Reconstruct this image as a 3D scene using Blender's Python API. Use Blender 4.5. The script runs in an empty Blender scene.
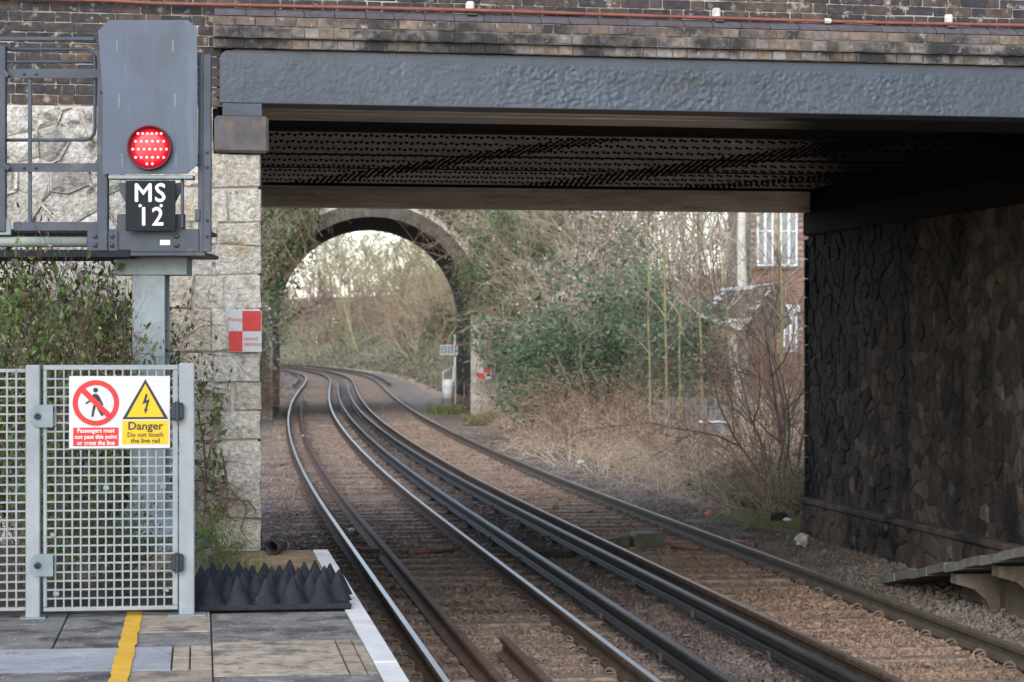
import bpy, math, random
import numpy as np
from mathutils import Vector, Matrix

R = math.radians
SC = bpy.context.scene
COL = SC.collection
F = 2200.0          # focal length in pixels
EYE = 2.45          # camera height over the rail tops (rail top = 0)

# ------------------------------------------------------------------ camera
cam_d = bpy.data.cameras.new('camera')
cam_d.sensor_width = 36.0
cam_d.lens = 36.0 * F / 1024.0
cam_d.clip_start = 0.1
cam_d.clip_end = 3000
cam_d.dof.use_dof = True
cam_d.dof.focus_distance = 15.5
cam_d.dof.aperture_fstop = 5.0
cam = bpy.data.objects.new('camera', cam_d)
COL.objects.link(cam)
cam.location = (0, 0, EYE)
cam.rotation_euler = (R(90), 0, 0)
SC.camera = cam

# ------------------------------------------------------------------ light
SUN_EL, SUN_AZ = R(30), R(196)      # azimuth measured clockwise from +Y
w = bpy.data.worlds.new('World')
SC.world = w
w.use_nodes = True
nt = w.node_tree
for n in list(nt.nodes):
    nt.nodes.remove(n)
sky = nt.nodes.new('ShaderNodeTexSky')
sky.sky_type = 'NISHITA'
sky.sun_disc = False
sky.sun_elevation = SUN_EL
sky.sun_rotation = SUN_AZ
sky.air_density = 1.0
sky.dust_density = 1.0
sky.ozone_density = 1.0
hsv = nt.nodes.new('ShaderNodeHueSaturation')
hsv.inputs['Saturation'].default_value = 0.62     # a sky veiled by even cloud
bg = nt.nodes.new('ShaderNodeBackground')
bg.inputs['Strength'].default_value = 0.15
wo = nt.nodes.new('ShaderNodeOutputWorld')
nt.links.new(sky.outputs[0], hsv.inputs['Color'])
nt.links.new(hsv.outputs[0], bg.inputs['Color'])
nt.links.new(bg.outputs[0], wo.inputs['Surface'])
sun_d = bpy.data.lights.new('sun', 'SUN')
sun_d.energy = 0.8
sun_d.angle = R(40)
sun_d.color = (1.0, 0.985, 0.965)
sun = bpy.data.objects.new('sun', sun_d)
COL.objects.link(sun)
sdir = Vector((math.sin(SUN_AZ) * math.cos(SUN_EL), math.cos(SUN_AZ) * math.cos(SUN_EL), math.sin(SUN_EL)))
sun.rotation_euler = sdir.to_track_quat('Z', 'Y').to_euler()
sun.location = (0, -20, 40)
SC.view_settings.view_transform = 'Standard'
SC.view_settings.look = 'None'
SC.view_settings.gamma = 1.0
SC.view_settings.exposure = 1.34
SC.view_settings.use_curve_mapping = False
SC.cycles.max_bounces = 12
SC.cycles.diffuse_bounces = 8

# ------------------------------------------------------------------ helpers
def wx(px, Y): return (px - 512.0) * Y / F
def wz(py, Y): return EYE + (341.0 - py) * Y / F

def link(o, parent=None):
    COL.objects.link(o)
    if parent is not None:
        o.parent = parent
    return o

def tag(o, label=None, cat=None, group=None, kind=None):
    if label: o['label'] = label
    if cat: o['category'] = cat
    if group: o['group'] = group
    if kind: o['kind'] = kind
    return o

def thing(name, label, cat, loc=(0, 0, 0), rz=0.0, group=None, kind=None):
    o = bpy.data.objects.new(name, None)
    o.empty_display_size = 0.2
    o.location = loc
    o.rotation_euler = (0, 0, rz)
    link(o)
    return tag(o, label, cat, group, kind)

class MB:
    def __init__(s):
        s.v = []; s.f = []; s.mi = []
    def add(s, vs, fs, mi=0):
        b = len(s.v)
        s.v += [tuple(p) for p in vs]
        s.f += [tuple(b + i for i in f) for f in fs]
        s.mi += [mi] * len(fs)
        return s
    def box(s, x0, x1, y0, y1, z0, z1, mi=0):
        v = [(x, y, z) for z in (z0, z1) for y in (y0, y1) for x in (x0, x1)]
        return s.add(v, [(0, 2, 3, 1), (4, 5, 7, 6), (0, 1, 5, 4), (2, 6, 7, 3), (0, 4, 6, 2), (1, 3, 7, 5)], mi)
    def cbox(s, x0, x1, y0, y1, z0, z1, b=0.005, mi=0):
        X = (x0, x1); Y = (y0, y1); Z = (z0, z1)
        v = []; idx = {}
        for i in (0, 1):
            for j in (0, 1):
                for k in (0, 1):
                    sx, sy, sz = (1 - 2 * i) * b, (1 - 2 * j) * b, (1 - 2 * k) * b
                    for a in range(3):
                        p = [X[i] + sx, Y[j] + sy, Z[k] + sz]
                        p[a] = (X[i], Y[j], Z[k])[a]
                        idx[(i, j, k, a)] = len(v); v.append(tuple(p))
        f = []
        for a in range(3):
            o1, o2 = [(1, 2), (0, 2), (0, 1)][a]
            for e in (0, 1):
                q = []
                for (p, r) in ((0, 0), (1, 0), (1, 1), (0, 1)):
                    t = [0, 0, 0]; t[a] = e; t[o1] = p; t[o2] = r
                    q.append(idx[(t[0], t[1], t[2], a)])
                f.append(tuple(q))
        for a in range(3):
            o1, o2 = [(1, 2), (0, 2), (0, 1)][a]
            for p in (0, 1):
                for r in (0, 1):
                    t0 = [0, 0, 0]; t1 = [0, 0, 0]
                    t0[a] = 0; t1[a] = 1; t0[o1] = t1[o1] = p; t0[o2] = t1[o2] = r
                    f.append((idx[(*t0, o1)], idx[(*t1, o1)], idx[(*t1, o2)], idx[(*t0, o2)]))
        for i in (0, 1):
            for j in (0, 1):
                for k in (0, 1):
                    f.append((idx[(i, j, k, 0)], idx[(i, j, k, 1)], idx[(i, j, k, 2)]))
        return s.add(v, f, mi)
    def tube(s, pts, r, n=6, caps=True, mi=0):
        pts = [Vector(p) for p in pts]
        rs = r if isinstance(r, (list, tuple)) else [r] * len(pts)
        vs = []; fs = []
        up = None
        for i, p in enumerate(pts):
            t = (pts[min(i + 1, len(pts) - 1)] - pts[max(i - 1, 0)]).normalized()
            if up is None:
                a = Vector((0, 0, 1)) if abs(t.z) < 0.9 else Vector((1, 0, 0))
                up = (a - t * a.dot(t)).normalized()
            else:
                up = (up - t * up.dot(t)).normalized()
            sd = t.cross(up)
            for k in range(n):
                an = 2 * math.pi * (k + .5) / n
                vs.append(p + (up * math.cos(an) + sd * math.sin(an)) * rs[i])
        for i in range(len(pts) - 1):
            for k in range(n):
                a, b = i * n + k, i * n + (k + 1) % n
                fs.append((a, a + n, b + n, b))
        if caps:
            fs.append(tuple(range(n)))
            fs.append(tuple(reversed(range((len(pts) - 1) * n, len(pts) * n))))
        return s.add(vs, fs, mi)
    def prism(s, poly, y0, y1, mi=0):          # poly in (x, z), extruded in y
        n = len(poly)
        v = [(x, y0, z) for x, z in poly] + [(x, y1, z) for x, z in poly]
        f = [tuple(range(n)), tuple(reversed(range(n, 2 * n)))]
        f += [(i, i + n, (i + 1) % n + n, (i + 1) % n) for i in range(n)]
        return s.add(v, f, mi)
    def bar(s, p0, p1, wd, dp, mi=0):          # flat bar from p0 to p1 in an xz plane; dp is depth in y
        p0 = Vector(p0); p1 = Vector(p1)
        t = (p1 - p0).normalized()
        n = Vector((t.z, 0, -t.x)) * wd / 2
        d = Vector((0, dp / 2, 0))
        v = [p0 - n - d, p0 + n - d, p0 + n + d, p0 - n + d, p1 - n - d, p1 + n - d, p1 + n + d, p1 - n + d]
        return s.add(v, [(0, 1, 2, 3), (7, 6, 5, 4), (0, 4, 5, 1), (1, 5, 6, 2), (2, 6, 7, 3), (3, 7, 4, 0)], mi)
    def lathe(s, prof, c=(0, 0, 0), axis='z', n=16, mi=0):   # prof: (r, h)
        vs = []; fs = []
        for r, h in prof:
            for k in range(n):
                a = 2 * math.pi * k / n
                if axis == 'z': vs.append((c[0] + r * math.cos(a), c[1] + r * math.sin(a), c[2] + h))
                else: vs.append((c[0] + r * math.cos(a), c[1] + h, c[2] + r * math.sin(a)))
        m = len(prof)
        for i in range(m - 1):
            for k in range(n):
                a, b = i * n + k, i * n + (k + 1) % n
                fs.append((a, b, b + n, a + n))
        if prof[0][0] > 1e-6: fs.append(tuple(reversed(range(n))))
        if prof[-1][0] > 1e-6: fs.append(tuple(range((m - 1) * n, m * n)))
        return s.add(vs, fs, mi)
    def mesh(s, name, mats, smooth=False):
        me = bpy.data.meshes.new(name)
        me.from_pydata(s.v, [], s.f)
        for m in (mats if isinstance(mats, (list, tuple)) else [mats]):
            me.materials.append(m)
        if any(s.mi):
            me.polygons.foreach_set('material_index', s.mi)
        if smooth:
            me.polygons.foreach_set('use_smooth', [True] * len(me.polygons))
        me.validate()
        bm_fix(me)
        me.update()
        return me
    def build(s, name, mats, parent=None, smooth=False, loc=None):
        o = bpy.data.objects.new(name, s.mesh(name, mats, smooth))
        if loc: o.location = loc
        return link(o, parent)

import bmesh
def bm_fix(me):
    bm = bmesh.new(); bm.from_mesh(me)
    bmesh.ops.recalc_face_normals(bm, faces=bm.faces)
    bm.to_mesh(me); bm.free()

def inst(name, me, parent, loc=(0, 0, 0), rot=(0, 0, 0), scale=(1, 1, 1)):
    o = bpy.data.objects.new(name, me)
    o.location = loc; o.rotation_euler = rot; o.scale = scale
    return link(o, parent)

def np_mesh(name, v, faces, mats, mi=None, smooth=False):
    """v (N,3); faces: list of int arrays (M,k)"""
    me = bpy.data.meshes.new(name)
    v = np.asarray(v, dtype=np.float32)
    me.vertices.add(len(v)); me.vertices.foreach_set('co', v.ravel())
    faces = [np.asarray(f, dtype=np.int32) for f in faces if len(f)]
    nl = sum(f.size for f in faces); npoly = sum(len(f) for f in faces)
    me.loops.add(nl); me.polygons.add(npoly)
    me.loops.foreach_set('vertex_index', np.concatenate([f.ravel() for f in faces]))
    tot = np.concatenate([np.full(len(f), f.shape[1], dtype=np.int32) for f in faces])
    st = np.concatenate([[0], np.cumsum(tot)[:-1]]).astype(np.int32)
    me.polygons.foreach_set('loop_start', st)
    me.polygons.foreach_set('loop_total', tot)
    for m in (mats if isinstance(mats, (list, tuple)) else [mats]):
        me.materials.append(m)
    if mi is not None:
        me.polygons.foreach_set('material_index', np.asarray(mi, dtype=np.int32))
    me.polygons.foreach_set('use_smooth', np.full(npoly, smooth))
    me.update(calc_edges=True)
    return me

# ------------------------------------------------------------------ materials
MATS = {}
def mat(name, cols, rough=0.85, metal=0.0, nscale=6.0, namp=0.35, bump=0.3, bscale=60.0, bdist=0.01,
        rnd=False, stain=None, stain2=None, spec=0.3, emit=None, leaf=False, stretch=(1, 1, 1), specks=None):
    m = bpy.data.materials.new(name); m.use_nodes = True
    MATS[name] = m
    t = m.node_tree; N = t.nodes; L = t.links
    b = N['Principled BSDF']
    b.inputs['Roughness'].default_value = rough
    b.inputs['Metallic'].default_value = metal
    b.inputs['Specular IOR Level'].default_value = spec
    geo = N.new('ShaderNodeNewGeometry')
    mp = N.new('ShaderNodeMapping'); mp.inputs['Scale'].default_value = stretch
    L.new(geo.outputs['Position'], mp.inputs['Vector'])
    def noise(sc, det=5.0, rg=0.6):
        n = N.new('ShaderNodeTexNoise')
        n.inputs['Scale'].default_value = sc; n.inputs['Detail'].default_value = det
        n.inputs['Roughness'].default_value = rg
        L.new(mp.outputs[0], n.inputs['Vector'])
        return n
    ramp = N.new('ShaderNodeValToRGB')
    el = ramp.color_ramp.elements
    if len(cols) == 1: cols = [cols[0], cols[0]]
    k = len(cols)
    el[0].color = (*cols[0], 1); el[1].color = (*cols[-1], 1)
    for i in range(1, k - 1):
        e = el.new(i / (k - 1)); e.color = (*cols[i], 1)
    n1 = noise(nscale)
    if rnd:
        oi = N.new('ShaderNodeObjectInfo')
        ad = N.new('ShaderNodeMath'); ad.operation = 'ADD'
        L.new(oi.outputs['Random'], ad.inputs[0]); L.new(geo.outputs['Random Per Island'], ad.inputs[1])
        fr = N.new('ShaderNodeMath'); fr.operation = 'FRACT'
        L.new(ad.outputs[0], fr.inputs[0]); L.new(fr.outputs[0], ramp.inputs[0])
    else:
        mr0 = N.new('ShaderNodeMapRange')
        mr0.inputs['From Min'].default_value = 0.3; mr0.inputs['From Max'].default_value = 0.7
        n0 = noise(nscale * 0.37, 4.0)
        L.new(n0.outputs[0], mr0.inputs[0]); L.new(mr0.outputs[0], ramp.inputs[0])
    mr = N.new('ShaderNodeMapRange')
    mr.inputs['From Min'].default_value = 0.28; mr.inputs['From Max'].default_value = 0.72
    mr.inputs['To Min'].default_value = 1 - namp; mr.inputs['To Max'].default_value = 1 + namp
    L.new(n1.outputs[0], mr.inputs[0])
    mul = N.new('ShaderNodeVectorMath'); mul.operation = 'SCALE'
    L.new(ramp.outputs[0], mul.inputs[0]); L.new(mr.outputs[0], mul.inputs['Scale'])
    out = mul.outputs[0]
    for st in (stain, stain2):
        if not st: continue
        c, sc, lo, hi = st[:4]
        ns = noise(sc, 6.0, 0.65)
        if len(st) > 4:
            mp2 = N.new('ShaderNodeMapping'); mp2.inputs['Scale'].default_value = st[4]
            L.new(geo.outputs['Position'], mp2.inputs['Vector']); L.new(mp2.outputs[0], ns.inputs['Vector'])
        ms = N.new('ShaderNodeMapRange')
        ms.inputs['From Min'].default_value = lo; ms.inputs['From Max'].default_value = hi
        L.new(ns.outputs[0], ms.inputs[0])
        mx = N.new('ShaderNodeMix'); mx.data_type = 'RGBA'
        L.new(ms.outputs[0], mx.inputs['Factor']); L.new(out, mx.inputs['A'])
        mx.inputs['B'].default_value = (*c, 1)
        out = mx.outputs['Result']
    if specks:
        c, sc, th, frac = specks
        vo = N.new('ShaderNodeTexVoronoi'); vo.inputs['Scale'].default_value = sc
        L.new(geo.outputs['Position'], vo.inputs['Vector'])
        sp_ = N.new('ShaderNodeSeparateColor'); L.new(vo.outputs['Color'], sp_.inputs[0])
        rr0 = N.new('ShaderNodeMath'); rr0.operation = 'MULTIPLY'; L.new(sp_.outputs[1], rr0.inputs[0]); rr0.inputs[1].default_value = th
        lt = N.new('ShaderNodeMath'); lt.operation = 'LESS_THAN'; L.new(vo.outputs['Distance'], lt.inputs[0]); L.new(rr0.outputs[0], lt.inputs[1])
        l2 = N.new('ShaderNodeMath'); l2.operation = 'LESS_THAN'; L.new(sp_.outputs[0], l2.inputs[0]); l2.inputs[1].default_value = frac
        m3 = N.new('ShaderNodeMath'); m3.operation = 'MULTIPLY'; L.new(lt.outputs[0], m3.inputs[0]); L.new(l2.outputs[0], m3.inputs[1])
        mx = N.new('ShaderNodeMix'); mx.data_type = 'RGBA'
        L.new(m3.outputs[0], mx.inputs['Factor']); L.new(out, mx.inputs['A']); mx.inputs['B'].default_value = (*c, 1); out = mx.outputs['Result']
    L.new(out, b.inputs['Base Color'])
    if bump > 0:
        bn = noise(bscale, 6.0, 0.65)
        bp = N.new('ShaderNodeBump')
        bp.inputs['Strength'].default_value = bump; bp.inputs['Distance'].default_value = bdist
        L.new(bn.outputs[0], bp.inputs['Height']); L.new(bp.outputs[0], b.inputs['Normal'])
    if emit:
        b.inputs['Emission Color'].default_value = (*emit[0], 1)
        b.inputs['Emission Strength'].default_value = emit[1]
    if leaf:
        tr = N.new('ShaderNodeBsdfTranslucent'); mxs = N.new('ShaderNodeMixShader')
        mxs.inputs[0].default_value = 0.3
        L.new(out, tr.inputs['Color'])
        L.new(b.outputs[0], mxs.inputs[1]); L.new(tr.outputs[0], mxs.inputs[2])
        L.new(mxs.outputs[0], N['Material Output'].inputs['Surface'])
    return m

def add_dark_blend(m, axis, lo, hi, col, sc=0.7, amp=0.5, zlo=None, zhi=None):
    """blends the base colour to near black along an axis, with a ragged noise-shaped border"""
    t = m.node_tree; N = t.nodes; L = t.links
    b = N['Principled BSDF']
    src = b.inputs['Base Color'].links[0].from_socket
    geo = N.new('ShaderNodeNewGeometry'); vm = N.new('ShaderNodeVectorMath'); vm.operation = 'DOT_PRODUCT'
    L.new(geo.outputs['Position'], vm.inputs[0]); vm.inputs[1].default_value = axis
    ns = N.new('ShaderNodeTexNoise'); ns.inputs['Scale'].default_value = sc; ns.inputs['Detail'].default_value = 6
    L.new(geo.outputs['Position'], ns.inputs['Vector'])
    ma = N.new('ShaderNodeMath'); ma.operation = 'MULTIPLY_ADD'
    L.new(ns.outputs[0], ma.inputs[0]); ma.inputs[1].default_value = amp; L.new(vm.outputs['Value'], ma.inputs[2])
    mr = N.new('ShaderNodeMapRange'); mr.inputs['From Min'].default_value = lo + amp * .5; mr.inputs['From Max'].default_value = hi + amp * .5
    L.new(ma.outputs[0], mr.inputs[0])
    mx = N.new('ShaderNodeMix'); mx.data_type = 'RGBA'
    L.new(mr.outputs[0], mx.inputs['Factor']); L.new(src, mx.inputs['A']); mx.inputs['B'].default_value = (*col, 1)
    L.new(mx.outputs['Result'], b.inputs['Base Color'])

m_girder = mat('girder_paint', [(.030, .042, .062), (.038, .052, .075)], rough=.42, nscale=6, namp=.16, bump=.4, bscale=60, bdist=.01, spec=.5,
               stain=((.022, .026, .031), 2.2, .56, .72, (.5, 1, 2.2)), stain2=((.10, .115, .13), 5, .66, .78, (1.6, 1, .2)))
m_sigpaint = mat('signal_grey_paint', [(.056, .076, .114), (.066, .088, .128)], rough=.5, nscale=3, namp=.10, bump=.04, bscale=90, stain=((.12, .14, .17), 6, .56, .80, (1, 1, .12)), stain2=((.05, .06, .075), 3, .55, .72, (1, 1, .35)))
m_sigdark = mat('signal_dark_paint', [(.034, .043, .060), (.048, .060, .082)], rough=.55, nscale=5, namp=.22, bump=.08, stain=((.10, .10, .085), 4, .58, .72))
m_black = mat('black_plate', [(.013, .016, .021)], rough=.6, namp=.15, bump=.03, spec=.1)
m_whitepaint = mat('white_print', [(.58, .58, .59)], rough=.5, namp=.06, bump=0)
m_galv = mat('galvanised_steel', [(.145, .185, .21), (.19, .225, .245)], rough=.5, metal=.25, nscale=14, namp=.16, bump=.05, bscale=120)
m_grp = mat('pale_grey_grating', [(.195, .22, .24), (.245, .27, .29)], rough=.55, nscale=9, namp=.12, bump=.05)
m_greenpipe = mat('algae_stained_steel', [(.17, .20, .19), (.24, .28, .25)], rough=.6, nscale=6, namp=.3, bump=.1)
m_rubber = mat('black_rubber', [(.013, .015, .019), (.021, .024, .030)], rough=.7, spec=.15, nscale=20, namp=.25, bump=.15, bscale=90, stain=((.09, .085, .075), 7, .62, .78))
m_hinge = mat('black_hinge', [(.02, .025, .035)], rough=.4, bump=0)
m_red = mat('sign_red', [(.45, .024, .026)], rough=.4, namp=.05, bump=0)
m_redfade = mat('sign_red_faded', [(.48, .038, .034)], rough=.45, namp=.1, nscale=12, bump=0)
m_yellow = mat('sign_yellow', [(.52, .36, .01)], rough=.4, namp=.04, bump=0)
m_signwhite = mat('sign_white', [(.46, .47, .49)], rough=.4, namp=.04, bump=0)
m_ink = mat('sign_black', [(.02, .02, .03)], rough=.5, bump=0)
m_hood = mat('red_hood', [(.10, .012, .02)], rough=.35, bump=0)
m_lens = mat('red_lens', [(.5, .01, .02)], rough=.25, bump=0, emit=((1, .010, .03), .20))
m_led = mat('red_led', [(.9, .3, .3)], rough=.3, bump=0, emit=((1, .16, .18), 2.2))
m_mortar = mat('lime_mortar', [(.40, .37, .32), (.50, .465, .41)], nscale=9, namp=.3, bump=.5, bscale=50)
m_mortar_dark = mat('sooty_mortar', [(.05, .045, .04), (.10, .085, .07)], nscale=7, namp=.4, bump=.5)
m_brickmortar = mat('brick_mortar', [(.27, .235, .195), (.36, .325, .275)], nscale=8, namp=.4, bump=.5, stain=((.07, .066, .063), 3, .50, .66))
m_coursemortar = mat('dirty_course_mortar', [(.11, .095, .085), (.16, .14, .125)], nscale=8, namp=.4, bump=.4, stain=((.04, .04, .042), 2.4, .5, .62))
m_brick = mat('sooty_brick', [(.024, .025, .034), (.036, .035, .042), (.050, .042, .042), (.032, .034, .044), (.080, .060, .050), (.028, .028, .036)],
              rnd=True, nscale=22, namp=.45, bump=.5, bscale=90, stain=((.30, .27, .23), 11, .58, .70), stain2=((.02, .02, .024), 2.2, .56, .7))
m_bricktan = mat('tan_brick', [(.115, .085, .072), (.155, .12, .10), (.085, .070, .066), (.18, .14, .11), (.11, .095, .10)],
                 rnd=True, nscale=20, namp=.35, bump=.4, bscale=90, stain=((.030, .029, .032), 2.6, .46, .60), stain2=((.30, .27, .24), 14, .60, .74))
m_brickheader = mat('pale_header_brick', [(.13, .12, .12), (.175, .16, .16), (.085, .075, .066), (.15, .12, .095), (.20, .195, .20)],
                    rnd=True, nscale=20, namp=.35, bump=.4, bscale=90, stain=((.026, .026, .031), 2.4, .46, .58), stain2=((.30, .28, .26), 15, .62, .75))
m_brickblue = mat('blue_bullnose_brick', [(.075, .070, .085), (.10, .092, .108), (.085, .074, .082)], rnd=True, rough=.6, nscale=14, namp=.25, bump=.15, stain=((.25, .23, .22), 12, .68, .8))
m_stone = mat('pale_ragstone', [(.64, .59, .50), (.72, .675, .59), (.64, .555, .45), (.57, .53, .46), (.76, .725, .65)],
              rnd=True, nscale=26, namp=.42, bump=1.0, bscale=30, bdist=.06, stain=((.50, .39, .26), 3.4, .56, .69), stain2=((.22, .21, .19), 10.0, .575, .69))
m_rubble = mat('weathered_rubble', [(.60, .58, .54), (.68, .66, .62), (.52, .50, .46), (.58, .56, .53), (.36, .35, .33)],
               rnd=True, nscale=26, namp=.45, bump=1.0, bscale=30, bdist=.06, stain=((.17, .165, .155), 8.0, .55, .66), stain2=((.40, .31, .22), 3.0, .64, .78))
m_rubdark = mat('grey_lichened_rubble', [(.20, .195, .20), (.26, .25, .25), (.16, .155, .155), (.31, .29, .27)],
                rnd=True, nscale=26, namp=.5, bump=1.0, bscale=30, bdist=.06, stain=((.46, .44, .41), 9.5, .55, .66))
m_pad = mat('bearing_block', [(.075, .075, .085), (.12, .10, .09)], rough=.6, nscale=5, namp=.35, bump=.2, stain=((.20, .22, .25), 5, .58, .75, (1, 1, .12)), stain2=((.17, .11, .07), 4, .60, .75))
m_darkstone = mat('soot_blackened_stone', [(.045, .036, .029), (.085, .066, .051), (.030, .025, .022), (.13, .105, .085), (.05, .04, .033), (.17, .14, .115), (.035, .029, .025)],
                  rnd=True, nscale=9, namp=.5, bump=1.0, bscale=16, bdist=.06, stain=((.24, .205, .175), 4.5, .62, .72, (1, 1, .45)), stain2=((.014, .013, .014), 1.2, .48, .62, (1, 1, .3)))
m_plinth = mat('plinth_stone', [(.085, .064, .052), (.14, .105, .083)], nscale=4, namp=.5, bump=.8, bscale=24, bdist=.03,
               stain=((.014, .013, .014), 1.0, .50, .62), stain2=((.26, .235, .21), 2.2, .62, .72))
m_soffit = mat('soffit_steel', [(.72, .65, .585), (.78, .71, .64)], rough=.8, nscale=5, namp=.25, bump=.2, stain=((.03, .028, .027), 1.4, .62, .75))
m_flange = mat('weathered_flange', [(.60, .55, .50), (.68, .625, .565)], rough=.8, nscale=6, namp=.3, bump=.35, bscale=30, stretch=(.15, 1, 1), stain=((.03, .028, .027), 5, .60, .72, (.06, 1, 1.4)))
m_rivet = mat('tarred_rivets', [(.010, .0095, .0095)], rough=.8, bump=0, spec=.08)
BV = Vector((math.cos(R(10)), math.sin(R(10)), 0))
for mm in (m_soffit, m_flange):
    add_dark_blend(mm, BV - .37 * Vector((-math.sin(R(10)), math.cos(R(10)), 0)), -1.75, -.9, (.010, .010, .011), sc=.8, amp=1.2)  # soffit and flange turn near black towards the right end
add_dark_blend(m_darkstone, (0.02, .35, 1.0), 11.2, 13.6, (.008, .008, .009), sc=.7, amp=1.6)  # stones turn near black upwards and towards the far end
m_pipe = mat('red_oxide_conduit', [(.16, .055, .042), (.22, .08, .06)], rough=.55, nscale=10, namp=.25, bump=.05)
m_bracket = mat('lime_splashed_bracket', [(.62, .61, .58), (.42, .40, .37)], nscale=20, namp=.3, bump=.4)
m_rust = mat('rail_side_rust', [(.060, .042, .032), (.090, .062, .046)], rough=.8, nscale=9, namp=.45, bump=.2, spec=.15)
m_railgreen = mat('rail_side_mossy', [(.062, .050, .036), (.088, .070, .050)], rough=.7, nscale=9, namp=.35, bump=.15)
m_rustlight = mat('guard_rail_rust', [(.085, .050, .039), (.125, .075, .057)], rough=.7, nscale=8, namp=.45, bump=.2, spec=.2)
m_polish = mat('polished_rail_head', [(.22, .225, .245)], rough=.3, metal=.9, nscale=8, namp=.2, bump=.03)
m_dullhead = mat('dull_rail_head', [(.27, .21, .155)], rough=.42, metal=.6, nscale=8, namp=.3, bump=.05)
m_cond = mat('conductor_rail_steel', [(.016, .015, .017), (.028, .026, .027)], rough=.6, nscale=9, namp=.4, bump=.1, spec=.14)
m_condtop = mat('conductor_rail_top', [(.060, .055, .055)], rough=.45, metal=.4, nscale=9, namp=.25, bump=.04)
m_insul = mat('insulator', [(.05, .045, .045), (.09, .08, .075)], rough=.5, bump=.05)
m_sleeper = mat('sleeper_concrete', [(.19, .142, .11), (.25, .192, .15)], nscale=9, namp=.5, bump=.6, bscale=40, stain=((.10, .075, .06), 7, .5, .64))
m_clip = mat('rail_clip_steel', [(.11, .080, .062), (.165, .12, .092)], rough=.6, bump=.1, nscale=20)
m_asph = mat('platform_asphalt', [(.125, .122, .12), (.165, .16, .155)], nscale=5, namp=.25, bump=.5, bscale=130, bdist=.006, stain=((.25, .23, .20), 9, .52, .66), stain2=((.055, .052, .05), 3.4, .48, .62), specks=((.46, .45, .43), 34, .26, .4))
m_slabtan = mat('tan_paving', [(.29, .235, .18), (.34, .285, .22), (.25, .205, .163)], rnd=True, nscale=6, namp=.25, bump=.4, bscale=110, bdist=.006, stain=((.17, .14, .11), 14, .51, .64), stain2=((.12, .10, .08), 5, .50, .64), specks=((.50, .48, .45), 34, .25, .35))
m_slabbrown = mat('brown_boards', [(.22, .145, .085), (.28, .19, .12)], nscale=6, namp=.35, bump=.5, bscale=60, stain=((.10, .075, .05), 4, .52, .66))
m_slabgrey = mat('grey_ribbed_strip', [(.25, .255, .275), (.30, .305, .325)], nscale=5, namp=.18, bump=.4, bscale=110, stain=((.11, .105, .10), 2.2, .60, .68), stain2=((.17, .165, .165), 8, .55, .68), specks=((.50, .50, .50), 36, .24, .35))
m_edgewhite = mat('white_edge_paint', [(.50, .50, .495), (.57, .57, .56)], rough=.7, nscale=8, namp=.10, bump=.3, bscale=80, stain=((.30, .28, .25), 18, .62, .70), stain2=((.36, .34, .31), 3, .60, .72))
m_lineyellow = mat('yellow_line_paint', [(.56, .31, .025), (.62, .36, .04)], rough=.7, nscale=10, namp=.12, bump=.3, bscale=80, stain=((.22, .16, .09), 16, .64, .70, (.25, 1, 1)))
m_kerbside = mat('platform_wall', [(.16, .13, .11), (.22, .18, .15)], nscale=5, namp=.4, bump=.6)
m_soil = mat('leafy_soil', [(.075, .058, .040), (.12, .09, .06)], nscale=9, namp=.5, bump=1.0, bscale=40, bdist=.03)
m_conc = mat('stained_concrete', [(.15, .122, .10), (.21, .172, .14)], nscale=4, namp=.35, bump=.5, bscale=40, stain=((.07, .055, .045), 2.0, .53, .68, (1, 1, .4)))
m_rampslab = mat('ramp_slab', [(.14, .142, .134), (.19, .19, .178)], nscale=7, namp=.3, bump=.5, stain=((.10, .10, .09), 4, .56, .7))
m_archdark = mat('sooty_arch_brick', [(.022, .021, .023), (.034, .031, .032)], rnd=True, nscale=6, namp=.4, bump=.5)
m_archring = mat('arch_ring_brick', [(.062, .056, .050), (.085, .075, .066), (.048, .044, .041), (.105, .092, .08)], rnd=True, nscale=7, namp=.35, bump=.4)
m_archstone = mat('arch_bridge_stone', [(.34, .32, .285), (.40, .37, .33), (.28, .265, .235), (.44, .41, .36)], rnd=True, nscale=7, namp=.35, bump=.6, stain=((.16, .15, .12), 2.2, .55, .68))
m_housebrick = mat('house_brick', [(.19, .10, .075), (.24, .13, .10), (.16, .085, .065), (.28, .17, .135)], rnd=True, nscale=8, namp=.25, bump=.3)
m_slate = mat('grey_slates', [(.30, .295, .29), (.38, .37, .36), (.24, .235, .235)], rnd=True, nscale=7, namp=.4, bump=.4, stain=((.42, .41, .38), 5, .58, .7))
m_fencegrey = mat('weathered_fence_grey', [(.13, .135, .14), (.18, .18, .18)], nscale=5, namp=.3, bump=.2)
m_timber = mat('dark_timber', [(.06, .05, .04), (.09, .075, .06)], nscale=8, namp=.3, bump=.3)
m_glass = mat('window_glass', [(.16, .19, .22)], rough=.08, bump=0, spec=.6)
m_cabinet = mat('white_cabinet', [(.66, .69, .71), (.74, .76, .78)], rough=.5, namp=.08, bump=.05)
m_graffiti = mat('blue_graffiti', [(.22, .33, .50)], rough=.5, bump=0)
m_boxgreen = mat('mossy_green_box', [(.075, .088, .060), (.10, .112, .078)], rough=.7, nscale=9, namp=.3, bump=.2, stain=((.15, .12, .09), 9, .6, .72))
m_plastic = mat('white_plastic', [(.72, .72, .71)], rough=.5, namp=.1, bump=.2)
m_blueplastic = mat('blue_plastic', [(.06, .16, .42)], rough=.4, bump=0)
m_pink = mat('pink_ball', [(.75, .16, .16)], rough=.5, bump=0)
m_blackpipe = mat('black_plastic_pipe', [(.02, .02, .022)], rough=.5, bump=0)
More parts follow.
